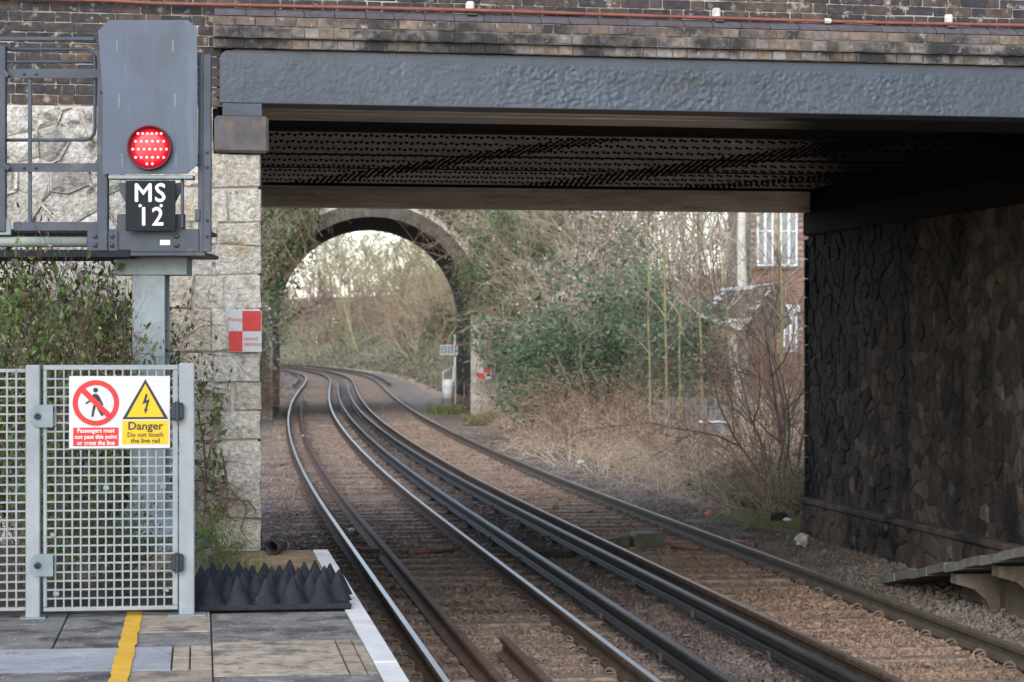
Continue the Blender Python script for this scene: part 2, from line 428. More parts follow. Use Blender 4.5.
m_redpipe = mat('rusty_red_pipe', [(.17, .085, .068), (.22, .115, .095)], rough=.6, nscale=10, namp=.3, bump=.1)

# vegetation
m_bark = mat('brown_twig_bark', [(.11, .083, .063), (.16, .122, .094), (.21, .165, .128), (.13, .098, .073)], rnd=True, nscale=2, namp=.25, bump=0)
m_darkbark = mat('dark_weed_stems', [(.055, .040, .028), (.085, .060, .042), (.11, .082, .058)], rnd=True, nscale=2, namp=.25, bump=0)
m_twigred = mat('reddish_twigs', [(.20, .125, .085), (.27, .18, .13), (.145, .088, .06), (.33, .24, .18)], rnd=True, nscale=2, namp=.25, bump=0)
m_straw = mat('straw_stems', [(.45, .36, .265), (.52, .43, .32), (.37, .285, .205), (.57, .49, .385)], rnd=True, nscale=2, namp=.25, bump=0)
m_paletwig = mat('pale_bare_twigs', [(.27, .23, .18), (.35, .30, .245), (.21, .18, .145)], rnd=True, nscale=2, namp=.25, bump=0)
m_olive = mat('olive_twigs', [(.19, .168, .10), (.25, .215, .135), (.155, .138, .09), (.29, .25, .17)], rnd=True, nscale=2, namp=.25, bump=0)
m_purple = mat('purple_brown_twigs', [(.16, .095, .098), (.20, .125, .125), (.125, .075, .08)], rnd=True, nscale=2, namp=.25, bump=0)
m_pinkish = mat('pinkish_twigs', [(.24, .165, .125), (.30, .215, .165), (.18, .12, .092)], rnd=True, nscale=2, namp=.25, bump=0)
m_sapling = mat('yellow_green_bark', [(.17, .15, .07), (.22, .195, .10), (.15, .13, .065)], nscale=5, namp=.25, bump=.1)
m_palebark = mat('pale_grey_bark', [(.40, .38, .35), (.47, .45, .41)], nscale=4, namp=.3, bump=.2)
m_fluff = mat('clematis_fluff', [(.36, .33, .29), (.44, .41, .37), (.30, .27, .235)], rnd=True, nscale=3, namp=.15, bump=0)
m_leafgreen = mat('evergreen_leaves', [(.06, .115, .05), (.09, .155, .075), (.045, .08, .038), (.15, .215, .125), (.075, .125, .07), (.25, .30, .22)], rnd=True, nscale=2, namp=.25, bump=0, rough=.45, leaf=True, spec=.4)
m_ivy = mat('ivy_leaves', [(.045, .10, .035), (.075, .15, .055), (.12, .20, .09), (.15, .11, .07), (.06, .12, .05)], rnd=True, nscale=2, namp=.25, bump=0, rough=.45, leaf=True, spec=.4)
m_fresh = mat('fresh_green_leaves', [(.085, .155, .03), (.12, .20, .045), (.065, .12, .028), (.16, .225, .07), (.10, .10, .04)], rnd=True, nscale=2, namp=.2, bump=0, rough=.5, leaf=True)
m_drab = mat('drab_green_leaves', [(.075, .105, .042), (.105, .135, .06), (.06, .08, .038), (.14, .135, .07), (.11, .085, .05)], rnd=True, nscale=2, namp=.2, bump=0, rough=.5, leaf=True)
m_weed = mat('mixed_weed_leaves', [(.055, .105, .028), (.085, .145, .04), (.13, .20, .06), (.06, .085, .032), (.10, .075, .042), (.045, .08, .025)], rnd=True, nscale=2, namp=.2, bump=0, rough=.5, leaf=True)
m_deadleaf = mat('dead_leaves', [(.28, .18, .115), (.36, .245, .165), (.20, .125, .08), (.44, .32, .225)], rnd=True, nscale=2, namp=.2, bump=0, leaf=True)
m_grass = mat('green_grass', [(.11, .17, .05), (.16, .22, .07), (.22, .25, .10), (.26, .22, .12)], rnd=True, nscale=2, namp=.2, bump=0, leaf=True)
m_cover = mat('hazy_ground_cover', [(.11, .14, .085), (.20, .165, .125), (.15, .17, .105), (.25, .20, .155), (.19, .185, .12), (.22, .165, .14)], rnd=True, nscale=.3, namp=.25, bump=0, leaf=True)

# ground: ballast and bank, mixed by where each really lies (attribute "zone")
def ground_mat():
    m = bpy.data.materials.new('ground_ballast_and_bank'); m.use_nodes = True
    t = m.node_tree; N = t.nodes; L = t.links; b = N['Principled BSDF']
    b.inputs['Roughness'].default_value = .95; b.inputs['Specular IOR Level'].default_value = .15
    at = N.new('ShaderNodeAttribute'); at.attribute_name = 'zone'
    rp = N.new('ShaderNodeValToRGB'); rp.color_ramp.interpolation = 'LINEAR'
    el = rp.color_ramp.elements
    st = ZONE_STOPS
    el[0].position = st[0][0]; el[0].color = (*st[0][1], 1)
    el[1].position = st[-1][0]; el[1].color = (*st[-1][1], 1)
    for p, c in st[1:-1]:
        e = el.new(p); e.color = (*c, 1)
    L.new(at.outputs['Fac'], rp.inputs[0])
    geo = N.new('ShaderNodeNewGeometry')
    def nz(s, d=6):
        n = N.new('ShaderNodeTexNoise'); n.inputs['Scale'].default_value = s; n.inputs['Detail'].default_value = d
        n.inputs['Roughness'].default_value = .65; L.new(geo.outputs['Position'], n.inputs['Vector']); return n
    mr = N.new('ShaderNodeMapRange'); mr.inputs['From Min'].default_value = .3; mr.inputs['From Max'].default_value = .7
    mr.inputs['To Min'].default_value = .62; mr.inputs['To Max'].default_value = 1.4
    L.new(nz(1.1).outputs[0], mr.inputs[0])
    mr2 = N.new('ShaderNodeMapRange'); mr2.inputs['From Min'].default_value = .3; mr2.inputs['From Max'].default_value = .7
    mr2.inputs['To Min'].default_value = .6; mr2.inputs['To Max'].default_value = 1.45
    L.new(nz(22).outputs[0], mr2.inputs[0])
    mm_ = N.new('ShaderNodeMath'); mm_.operation = 'MULTIPLY'; L.new(mr.outputs[0], mm_.inputs[0]); L.new(mr2.outputs[0], mm_.inputs[1])
    sc = N.new('ShaderNodeVectorMath'); sc.operation = 'SCALE'; L.new(rp.outputs[0], sc.inputs[0]); L.new(mm_.outputs[0], sc.inputs['Scale'])
    L.new(sc.outputs[0], b.inputs['Base Color'])
    bp = N.new('ShaderNodeBump'); bp.inputs['Strength'].default_value = 1; bp.inputs['Distance'].default_value = .03
    L.new(nz(30).outputs[0], bp.inputs['Height']); L.new(bp.outputs[0], b.inputs['Normal'])
    return m
# zone 0 left cess, .15 left track, .35 six-foot (oily), .55 right track (tan), .75 grey cess, .9 bank, 1 far green
ZONE_STOPS = [(0.0, (.24, .19, .165)), (.15, (.225, .168, .134)), (.35, (.132, .106, .097)), (.55, (.26, .178, .128)), (.72, (.185, .16, .142)), (.82, (.31, .235, .17)), (.92, (.34, .26, .19)), (1.0, (.19, .19, .12))]
m_ground = ground_mat()

# ------------------------------------------------------------------ track line
SL_Y = np.array([-60, 15, 30, 40, 52, 65, 78, 95, 117, 135, 150, 170, 190, 210, 230, 260, 300, 900.])
SL_S = np.array([-.14, -.139, -.138, -.126, -.114, -.104, -.094, -.084, -.078, -.085, -.103, -.14, -.18, -.235, -.30, -.42, -.5, -.5])
YG = np.arange(-60, 900.01, .5)
XG = np.concatenate([[0], np.cumsum((np.interp(YG[1:], SL_Y, SL_S) + np.interp(YG[:-1], SL_Y, SL_S)) / 2 * .5)])
XG += -.478 - np.interp(15.9, YG, XG)
def X1(Y): return np.interp(Y, YG, XG)                  # left rail of the left track
def SLP(Y): return np.interp(Y, SL_Y, SL_S)
def D6(Y): return np.interp(Y, [0, 16, 28, 39, 53, 70, 900], [3.4, 3.25, 3.12, 3.0, 2.92, 2.86, 2.86])   # left rail of the right track
def off(o, Y):
    s = float(SLP(Y)); return float(X1(Y)) + o / math.cos(math.atan(s))
GL = -.19
rngG = np.random.RandomState(4)
def smooth(x): x = np.clip(x, 0, 1); return x * x * (3 - 2 * x)
def terrain(o, Y):
    o = np.asarray(o, float); Y = np.asarray(Y, float)
    z = np.full(np.broadcast(o, Y).shape, GL)
    capR = 1.9 + 8.0 * smooth((Y - 75) / 90) + 2 * smooth((Y - 250) / 250)
    sR = .42 + .15 * smooth((Y - 80) / 60)
    r = np.clip(o - np.where(Y < 30, 8.2, 6.1) - .8 * smooth((Y - 85) / 40), 0, None)
    z = z + capR * (1 - np.exp(-r * sR / capR))
    capL = 3.0 + 2.5 * smooth((Y - 75) / 60) + 3 * smooth((Y - 250) / 250)
    l = np.clip(-1.55 - o, 0, None) * smooth((Y - 29) / 3)
    z = z + capL * (1 - np.exp(-l * .75 / capL))
    wob = np.sin(o * 1.7 + Y * .53) * np.sin(Y * .9 - o * .6) * .10 + np.sin(o * .4 + 1.3) * np.sin(Y * .17) * .25
    z = z + wob * smooth((r + l) / 2.5)
    return z
def ground_z(X, Y):
    s = float(SLP(Y)); o = (X - float(X1(Y))) * math.cos(math.atan(s))
    return float(terrain(o, Y))

def build_ground():
    ys = np.concatenate([np.arange(-30, 14, 2.0), np.arange(14, 60, .4), np.arange(60, 130, 1.2), np.arange(130, 300, 4), np.arange(300, 901, 30)])
    os_ = np.concatenate([[-500, -250, -120, -60, -35, -22, -15, -11], np.arange(-9, 12, .3), np.arange(12, 24, 1.5), [26, 32, 45, 70, 120, 250, 500]])
    O, Yv = np.meshgrid(os_, ys)
    Z = terrain(O, Yv)
    Z += rngG.normal(0, .008, Z.shape)
    cosv = np.cos(np.arctan(SLP(Yv)))
    Xv = X1(Yv) + O / cosv
    n, k = O.shape
    V = np.stack([Xv, Yv, Z], -1).reshape(-1, 3)
    I = np.arange(n * k).reshape(n, k)
    Q = np.stack([I[:-1, :-1], I[:-1, 1:], I[1:, 1:], I[1:, :-1]], -1).reshape(-1, 4)
    me = np_mesh('ground', V, [Q], m_ground, smooth=True)
    d6 = D6(Yv)
    zone = zone_of(O, Yv)
    a = me.attributes.new('zone', 'FLOAT', 'POINT')
    a.data.foreach_set('value', zone.ravel().astype(np.float32))
    o = bpy.data.objects.new('ground', me); link(o); tag(o, kind='structure')
def zone_of(O, Yv):
    d6 = D6(Yv)
    xs = np.stack([np.full_like(d6, -2.2), np.full_like(d6, -.6), np.full_like(d6, 0.), np.full_like(d6, 1.6), np.full_like(d6, 2.0), d6 - .3, d6 + .2, d6 + 1.5, d6 + 2.0, np.full_like(d6, 6.3), np.full_like(d6, 7.4), np.full_like(d6, 12.)], 0)
    zs = [0.0, 0.0, .15, .17, .35, .36, .55, .57, .72, .74, .90, .92]
    z = np.zeros_like(O)
    for i in range(len(zs) - 1):
        t = (O - xs[i]) / (xs[i + 1] - xs[i])
        z = np.where(t > 0, zs[i] + (zs[i + 1] - zs[i]) * np.clip(t, 0, 1), z)
    z = np.where(O < -2.2, 0.9 * np.clip((-2.2 - O) / .8, 0, 1), z)
    z = np.where((z > .85), z + (1 - z) * smooth((Yv - 80) / 40), z)
    return z
build_ground()

# ------------------------------------------------------------------ rails and sleepers
def rail_profile(h=.159, foot=.14, head=.07, web=.018, hh=.046):
    f, w, hd = foot / 2, web / 2, head / 2
    half = [(f, -h), (f, -h + .012), (w + .012, -h + .03), (w, -h + .05), (w, -hh - .012), (hd, -hh), (hd, -.012), (hd - .012, 0)]
    pr = half + [(-x, z) for x, z in reversed(half)]
    return pr                 # 16 points; top segment is between index 7 and 8
def sweep(name, ofun, y0, y1, prof, mats, parent, top=(7,), zoff=0.0, step=None, ends=True, sag=None):
    ys = []
    y = y0
    while y < y1:
        ys.append(y); y += (step or (.6 if y < 60 else 1.5 if y < 130 else 3.0))
    ys.append(y1)
    ys = np.array(ys); n = len(prof)
    V = []
    for y in ys:
        s = float(SLP(y)); c = math.cos(math.atan(s)); nx, ny = c, -s * c
        o = ofun(y); bx = float(X1(y)) + o * nx; by = y + o * ny
        for a, z in prof:
            V.append((bx + a * nx, by + a * ny, z + zoff))
    fs = []; mi = []
    for i in range(len(ys) - 1):
        for k in range(n):
            k2 = (k + 1) % n
            fs.append((i * n + k, (i + 1) * n + k, (i + 1) * n + k2, i * n + k2)); mi.append(1 if k in top else 0)
    mb = MB(); mb.v = V; mb.f = fs; mb.mi = mi
    if ends:
        mb.f += [tuple(range(n)), tuple(range((len(ys) - 1) * n, len(ys) * n))]; mb.mi += [0, 0]
    return mb.build(name, mats, parent)

PR = rail_profile()
PRC = rail_profile(h=.15, foot=.13, head=.082, web=.03, hh=.06)
def track_pos(o, Y):
    s = float(SLP(Y)); c = math.cos(math.atan(s))
    return (float(X1(Y)) + o * c, Y - s * c * o), math.atan(-s)

def sleeper_mesh(seed):
    rs = random.Random(seed); mb = MB()
    mb.cbox(-1.22, 1.22, -.125, .125, -.14, 0, .018)
    mb.v = [(x + rs.uniform(-.008, .008), y + rs.uniform(-.008, .008), z + (rs.uniform(-.006, .006))) for x, y, z in mb.v]
    return mb.mesh('sleeper', m_sleeper)
SLM = [sleeper_mesh(i) for i in range(4)]
def clip_mesh():
    mb = MB()
    mb.cbox(-.075, .075, -.07, .07, -.005, .022, .006)         # base plate with its shoulder
    pts = []
    for i in range(11):
        a = math.pi * (-.15 + 1.3 * i / 10)
        pts.append((.050 * math.cos(a), -.03 + .006 * i, .03 + .045 * math.sin(a)))
    mb.tube(pts, .014, 6)
    mb.tube([(-.06, .03, .028), (-.02, .035, .04), (.03, .04, .035)], .01, 5)
    return mb.mesh('rail_clip', m_clip)
CLM = clip_mesh()
rs = random.Random(7)
def track(label, o0, tname, mats_side, mats_top, group=None):
    t = thing('railway_track', label, 'railway track', (0, 0, 0))
    sweep('rail', lambda y: o0(y), 2, 275, PR, [mats_side[0], mats_top], t)
    sweep('rail', lambda y: o0(y) + 1.505, 2, 275, PR, [mats_side[1], mats_top], t)
    Y = 11.0; i = 0
    far = MB()
    while Y < 150:
        oc = o0(Y) + .7525
        (x, y), a = track_pos(oc, Y)
        ang = -a + rs.uniform(-.012, .012)
        if Y < 72:
            sl = inst('sleeper', SLM[i % 4], t, (x, y, -.166 + rs.uniform(-.014, .008)), (rs.uniform(-.01, .01), rs.uniform(-.006, .006), -ang * -1 if False else a))
            if 14.5 < Y < 40:
                for k, ox in enumerate((-.7525, .7525)):
                    for sgn in (-1, 1):
                        c = inst('rail_clip', CLM, sl, (ox + sgn * .108, rs.uniform(-.01, .01), -.004), (0, rs.uniform(-.1, .1), (0 if sgn > 0 else math.pi) + rs.uniform(-.25, .25)), (.82, .82, .82))
        else:
            c_, s_ = math.cos(a), math.sin(a)
            vs = [(x + u * c_ - v * s_, y + u * s_ + v * c_, z) for z in (-.26, -.165) for u, v in ((-1.22, -.125), (1.22, -.125), (1.22, .125), (-1.22, .125))]
            far.add(vs, [(0, 1, 2, 3), (4, 5, 6, 7), (0, 1, 5, 4), (1, 2, 6, 5), (2, 3, 7, 6), (3, 0, 4, 7)])
        Y += .66; i += 1
    fo = far.build('distant_sleepers', m_sleeper, t); fo['kind'] = 'stuff'
    return t
trackL = track('left railway track with brightly polished rails nearest the platform edge', lambda y: 0.0, 'left', (m_rust, m_rust), m_polish)
trackR = track('right railway track with dull brown rails beside the blackened wall', lambda y: float(D6(y)), 'right', (m_rust, m_railgreen), m_dullhead)

def insul_mesh():
    mb = MB()
    mb.cbox(-.09, .09, -.06, .06, -.12, -.075, .008)
    mb.lathe([(.05, -.08), (.062, -.06), (.045, -.045), (.058, -.03), (.045, -.012), (.05, 0)], n=10)
    mb.cbox(-.085, -.062, -.035, .035, -.01, .045, .004); mb.cbox(.062, .085, -.035, .035, -.01, .045, .004)
    return mb.mesh('insulator', m_insul)
INM = insul_mesh()
def conductor(label, ofun, y0, y1):
    t = thing('conductor_rail', label, 'rail')
    sweep('rail', ofun, y0, y1, PRC, [m_cond, m_condtop], t, zoff=.076)
    Y = y0 + 1.0
    while Y < min(y1, 75):
        (x, y), a = track_pos(ofun(Y), Y)
        inst('insulator', INM, t, (x, y, -.074), (0, 0, a))
        Y += 2.64
    return t
conductor('black conductor rail on insulators right of the polished left track', lambda y: 1.505 + .42, 3, 128)
conductor('black conductor rail hugging the left rail of the right track', lambda y: float(D6(y)) - .43, 3, 122)
conductor('distant dark conductor rail outside the right track beyond the arch', lambda y: float(D6(y)) + 1.505 + .5, 124, 270)
conductor('distant stub of conductor rail left of the left track beyond the arch', lambda y: -.5, 120, 190)
g = sweep('guard_rail', lambda y: .40, 9, 96, PR, [m_rustlight, m_rustlight], None)
tag(g, 'long rusty brown guard rail lying just inside the left polished rail', 'rail')
g = sweep('spare_rail', lambda y: .735, 9, 18.2, PR, [m_rustlight, m_rustlight], None)
tag(g, 'short rusty spare rail lying in the middle of the left track', 'rail')

# ballast stones (nobody could count them)
def stones_np(n, ys, os_, size, zoff, seed, matl, name, lift=.45):
    r = np.random.RandomState(seed)
    base = np.array([(1, 0, 0), (-1, 0, 0), (0, 1, 0), (0, -1, 0), (0, 0, 1), (0, 0, -1)], float)
    tri = np.array([(0, 2, 4), (2, 1, 4), (1, 3, 4), (3, 0, 4), (2, 0, 5), (1, 2, 5), (3, 1, 5), (0, 3, 5)])
    Y = ys; O = os_
    s = SLP(Y); c = np.cos(np.arctan(s))
    P = np.stack([X1(Y) + O * c, Y - s * c * O, terrain(O, Y) + zoff], -1)
    q = r.normal(size=(n, 4)); q /= np.linalg.norm(q, axis=1, keepdims=True)
    w_, x_, y_, z_ = q.T
    Rm = np.stack([np.stack([1 - 2 * (y_ * y_ + z_ * z_), 2 * (x_ * y_ - z_ * w_), 2 * (x_ * z_ + y_ * w_)], -1),
                   np.stack([2 * (x_ * y_ + z_ * w_), 1 - 2 * (x_ * x_ + z_ * z_), 2 * (y_ * z_ - x_ * w_)], -1),
                   np.stack([2 * (x_ * z_ - y_ * w_), 2 * (y_ * z_ + x_ * w_), 1 - 2 * (x_ * x_ + y_ * y_)], -1)], 1)
    sz = size * r.lognormal(0, .35, n)
    B = base[None] * r.uniform(.6, 1.25, (n, 6, 1)) * np.array([1, .85, .65])[None, None] + r.normal(0, .12, (n, 6, 3))
    V = np.einsum('nij,nkj->nki', Rm, B) * sz[:, None, None] + P[:, None, :] + np.array([0, 0, 1]) * (sz * lift)[:, None, None]
    T = tri[None] + (np.arange(n) * 6)[:, None, None]
    me = np_mesh(name, V.reshape(-1, 3), [T.reshape(-1, 3)], matl)
    a = me.attributes.new('zone', 'FLOAT', 'POINT')
    a.data.foreach_set('value', np.repeat(zone_of(O, Y), 6).astype(np.float32))
    o = bpy.data.objects.new(name, me); link(o)
    return o
rr = np.random.RandomState(11)
NB = 125000
by = 15.0 + 52 * rr.rand(NB) ** 1.9
bo = rr.uniform(-1.5, 6.6, NB)
# keep stones off the rail lines
d6 = D6(by)
keep = np.ones(NB, bool)
for c_ in (np.zeros(NB), np.full(NB, 1.505), d6, d6 + 1.505, np.full(NB, .40)):
    keep &= np.abs(bo - c_) > .085
by, bo = by[keep], bo[keep]
o = stones_np(len(by), by, bo, .0205, 0.0, 12, m_ground, 'ballast')
tag(o, 'loose brown track ballast stones lying between and beside the rails', 'ballast', kind='stuff')

# ------------------------------------------------------------------ masonry helpers
def clip_poly(poly, nx, ny, d):          # keep points with nx*x+ny*y <= d
    out = []
    for i in range(len(poly)):
        a = poly[i]; b = poly[(i + 1) % len(poly)]
        da = nx * a[0] + ny * a[1] - d; db = nx * b[0] + ny * b[1] - d
        if da <= 0: out.append(a)
        if da * db < 0:
            t = da / (da - db); out.append((a[0] + (b[0] - a[0]) * t, a[1] + (b[1] - a[1]) * t))
    return out
def voronoi(a0, a1, b0, b1, da, db, seed, jit=.42, region=None):
    r = random.Random(seed)
    na, nb = max(1, round((a1 - a0) / da)), max(1, round((b1 - b0) / db))
    pts = []
    for j in range(-1, nb + 1):
        for i in range(-1, na + 1):
            pts.append((a0 + (i + .5 + (j % 2) * .5 - .25 + r.uniform(-jit, jit)) * (a1 - a0) / na,
                        b0 + (j + .5 + r.uniform(-jit, jit)) * (b1 - b0) / nb))
    cells = []
    for p in pts:
        poly = [(a0, b0), (a1, b0), (a1, b1), (a0, b1)]
        for q in pts:
            if q is p or abs(q[0] - p[0]) > 3 * da or abs(q[1] - p[1]) > 3 * db: continue
            nx, ny = q[0] - p[0], q[1] - p[1]
            d = nx * (p[0] + q[0]) / 2 + ny * (p[1] + q[1]) / 2
            poly = clip_poly(poly, nx, ny, d)
            if len(poly) < 3: break
        if len(poly) >= 3:
            ar = abs(sum(poly[i][0] * poly[(i + 1) % len(poly)][1] - poly[(i + 1) % len(poly)][0] * poly[i][1] for i in range(len(poly)))) / 2
            if ar > da * db * .08: cells.append(poly)
    return cells
def shrink(poly, gap):
    cx = sum(p[0] for p in poly) / len(poly); cy = sum(p[1] for p in poly) / len(poly)
    out = poly
    for i in range(len(poly)):
        a = poly[i]; b = poly[(i + 1) % len(poly)]
        nx, ny = b[1] - a[1], a[0] - b[0]; l = math.hypot(nx, ny)
        if l < 1e-6: continue
        nx /= l; ny /= l
        if nx * (cx - a[0]) + ny * (cy - a[1]) > 0: nx, ny = -nx, -ny
        out = clip_poly(out, nx, ny, nx * a[0] + ny * a[1] - gap)
        if len(out) < 3: return None
    return out
def stone_geo(poly, depth, r, fmap, bevel=.022, sub=True):
    """one dressed or rough stone: back ring on the wall, bevelled proud face, uneven crown"""
    n = len(poly)
    cx = sum(p[0] for p in poly) / n; cy = sum(p[1] for p in poly) / n
    if sub:
        pp = []
        for i in range(n):
            a = poly[i]; b = poly[(i + 1) % n]
            pp.append(a)
            if math.hypot(b[0] - a[0], b[1] - a[1]) > .09:
                m_ = ((a[0] + b[0]) / 2 + r.uniform(-.006, .006), (a[1] + b[1]) / 2 + r.uniform(-.006, .006)); pp.append(m_)
        poly = pp; n = len(poly)
    size = min(max(p[0] for p in poly) - min(p[0] for p in poly), max(p[1] for p in poly) - min(p[1] for p in poly))
    bv = min(bevel, size * .22)
    vs = [];
    for (x, y) in poly: vs.append((x, y, -.03))
    for (x, y) in poly: vs.append((x, y, depth * .35 + r.uniform(-.004, .004)))
    for (x, y) in poly:
        d = math.hypot(x - cx, y - cy) or 1
        k = max(.3, 1 - bv / d)
        vs.append((cx + (x - cx) * k, cy + (y - cy) * k, depth * r.uniform(.75, 1.05)))
    vs.append((cx + r.uniform(-.02, .02), cy + r.uniform(-.02, .02), depth * r.uniform(.95, 1.35)))
    fs = []
    for ring in (0, 1):
        for i in range(n):
            j = (i + 1) % n
            fs.append((ring * n + i, ring * n + j, (ring + 1) * n + j, (ring + 1) * n + i))
    for i in range(n): fs.append((2 * n + i, 2 * n + (i + 1) % n, 3 * n))
    o = fmap(cx, cy, 0)
    return [tuple(np.subtract(fmap(*v), o)) for v in vs], fs, o
def lay_stones(cells, gap, depth, r, fmap, material, parent, name='stone', limit=300, key=None, bevel=.022, vdepth=.5):
    cs = [c for c in (shrink(c, gap) for c in cells) if c]
    if key: cs.sort(key=key)
    else: r.shuffle(cs)
    rest = MB()
    for i, c in enumerate(cs):
        dd = depth * r.uniform(1 - vdepth, 1 + vdepth)
        mt = material(c) if callable(material) else material
        vs, fs, o = stone_geo(c, dd, r, fmap, bevel)
        if i < limit:
            MB().add(vs, fs).build(name, mt, parent, loc=o)
        else:
            rest.add([tuple(np.add(v, o)) for v in vs], fs)
    if rest.v:
        ro = rest.build('further_' + name + 's', material if not callable(material) else m_rubble, parent); ro['kind'] = 'stuff'
def brick_mesh(l, h, d, seed, mt, chip=.004):
    r = random.Random(seed); mb = MB(); mb.cbox(-l / 2, l / 2, -d, .03, -h / 2, h / 2, .006)
    mb.v = [(x + r.uniform(-chip, chip), y + (r.uniform(-chip, chip) if y < 0 else 0), z + r.uniform(-chip, chip) * .8) for x, y, z in mb.v]
    return mb.mesh('brick', mt)

# ------------------------------------------------------------------ the girder bridge over the line
BO = (-1.84, 16.2, 0.0); BR = R(10)
def bv(px):                      # image column -> distance along the bridge front
    k = (px - 512) / F; c, s = math.cos(BR), math.sin(BR)
    return (k * BO[1] - BO[0]) / (c - s * k)
def bz(px, py):
    v = bv(px); return wz(py, BO[1] + v * math.sin(BR))
bridge = thing('girder_bridge', 'low steel girder bridge with brick parapet crossing over both tracks', 'bridge', BO, BR)
SPAN, WID, ZS = 8.13, 12.38, 4.2
XL = -.31
# fascia girder, painted blue grey, corner rounded at its left end
mb = MB()
poly = [(XL, ZS), (9.6, ZS), (9.6, ZS + .385), (XL + .05, ZS + .385), (XL + .015, ZS + .365), (XL, ZS + .33)]
mb.prism(poly, 0, .35)
mb.build('fascia_girder', m_girder, bridge)
def paint_skin():
    r = np.random.RandomState(2); st = .0085; xs_ = np.arange(XL + .012, 9.59, st); zs_ = np.arange(ZS + .004, ZS + .33, st)
    h = r.normal(size=(len(zs_), len(xs_)))
    def blur(a, n):
        for _ in range(n):
            a = (np.roll(a, 1, 0) + 2 * a + np.roll(a, -1, 0)) / 4; a = (np.roll(a, 1, 1) + 2 * a + np.roll(a, -1, 1)) / 4
        return a / a.std()
    fine = blur(h, 2); mid = blur(r.normal(size=h.shape), 12)
    env = np.clip(.9 + .25 * blur(r.normal(size=h.shape), 200), .6, 1.4) * np.interp(xs_, [XL, 1.0, 2.2, 9.6], [.3, .4, 1, 1])[None]
    d = (.0017 * fine + .0007 * mid) * env
    d[:2] *= .2; d[-2:] *= .2
    X, Z = np.meshgrid(xs_, zs_); V = np.stack([X, -.007 - d, Z], -1).reshape(-1, 3); n, k = X.shape; I = np.arange(n * k).reshape(n, k)
    Q = np.stack([I[:-1, :-1], I[:-1, 1:], I[1:, 1:], I[1:, :-1]], -1).reshape(-1, 4)
    o = bpy.data.objects.new('paint_skin', np_mesh('paint_skin', V, [Q], m_girder, smooth=True)); link(o, bridge)
paint_skin()
mb = MB(); mb.box(XL + .1, 9.6, .012, .5, ZS + .386, ZS + .396); mb.build('girder_ledge', m_pad, bridge)
mb = MB()
for i, (a, b) in enumerate(((.352, .62), (.625, .9), (.905, 1.2))):
    mb.box(.0, SPAN, a, b, ZS - .002 - .004 * (i % 2), ZS + .06)
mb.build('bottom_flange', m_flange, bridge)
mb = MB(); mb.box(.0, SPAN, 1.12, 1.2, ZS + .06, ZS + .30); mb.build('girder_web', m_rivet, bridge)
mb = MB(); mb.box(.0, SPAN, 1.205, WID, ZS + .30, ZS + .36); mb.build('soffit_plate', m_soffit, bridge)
mb = MB(); mb.box(.0, SPAN, 3.9, 5.15, ZS + .286, ZS + .2985); mb.build('shadow_band', m_rivet, bridge)  # thin black sheet added as the shadow band behind the near flange
for uu in (7.75, 9.6):
    mb = MB(); mb.box(.0, SPAN, uu, uu + .10, ZS + .288, ZS + .2985); mb.build('seam_strip', m_rivet, bridge)
# far girder: stacked boards of plate
mb = MB()
for i, (a, b, d) in enumerate(((0, .075, 0), (.079, .15, -.008), (.154, .225, .004), (.229, .295, -.004))):
    mb.box(-.6, SPAN + .9, WID + d, WID + .3, ZS + a, ZS + b)
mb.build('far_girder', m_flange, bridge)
mb = MB(); mb.box(0, SPAN, WID - .16, WID - .01, ZS + .27, ZS + .299); mb.build('girder_angle', m_rivet, bridge)
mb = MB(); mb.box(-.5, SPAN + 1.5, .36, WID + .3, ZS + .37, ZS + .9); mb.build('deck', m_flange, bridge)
# rivets on the soffit
def rivets():
    dome = [(math.cos(a) * rr_, math.sin(a) * rr_, -h) for rr_, h in ((.022, 0), (.016, .016)) for a in [2 * math.pi * k / 7 for k in range(7)]] + [(0, 0, -.021)]
    fs = [(k, (k + 1) % 7, 7 + (k + 1) % 7, 7 + k) for k in range(7)] + [(7 + k, 7 + (k + 1) % 7, 14) for k in range(7)]
    pos = []
    y = 1.7; j = 0
    while y < WID - .2:
        for k in range(int(SPAN / .117)):
            for q in (0, 1):
                pos.append((.06 + k * .117 + q * .048 + (j % 2) * .02, y + (-.05 if q else .05)))
        y += .76; j += 1
    dome = np.array(dome); P = np.array(pos)
    # wind bracing runs diagonally below the plate and carries its own close rows
    br = []
    for (xa, ya, xb, yb, rows, pit) in (((1.1, 12.0, 3.5, 5.2, 8, .21)), ((4.15, 12.0, 6.2, 5.2, 11, .17)), ((7.9, 9.0, 6.2, 12.1, 8, .1))):
        L_ = math.hypot(xb - xa, yb - ya); n = int(L_ / pit)
        for rw in range(rows):
            for k in range(n):
                t = k / n
                br.append((xa + (xb - xa) * t + rw * .075, ya + (yb - ya) * t))
    B_ = np.array(br); B_ = B_[(B_[:, 0] < SPAN - .05) & (B_[:, 0] > .05)]
    A = np.concatenate([np.c_[P, np.full(len(P), ZS + .30)], np.c_[B_, np.full(len(B_), ZS + .293)]])
    sc = np.concatenate([np.ones(len(P)), np.full(len(B_), .95)])
    V = dome[None] * sc[:, None, None] + A[:, None, :]
    V[:, :, 2] = A[:, None, 2] + dome[None, :, 2] * 1.25
    n = len(A); bse = (np.arange(n) * 15)[:, None, None]
    q = np.array([f for f in fs if len(f) == 4])[None] + bse; t = np.array([f for f in fs if len(f) == 3])[None] + bse
    me = np_mesh('rivets', V.reshape(-1, 3), [q.reshape(-1, 4), t.reshape(-1, 3)], m_rivet)
    o = bpy.data.objects.new('rivets', me); link(o, bridge); o['kind'] = 'stuff'
rivets()
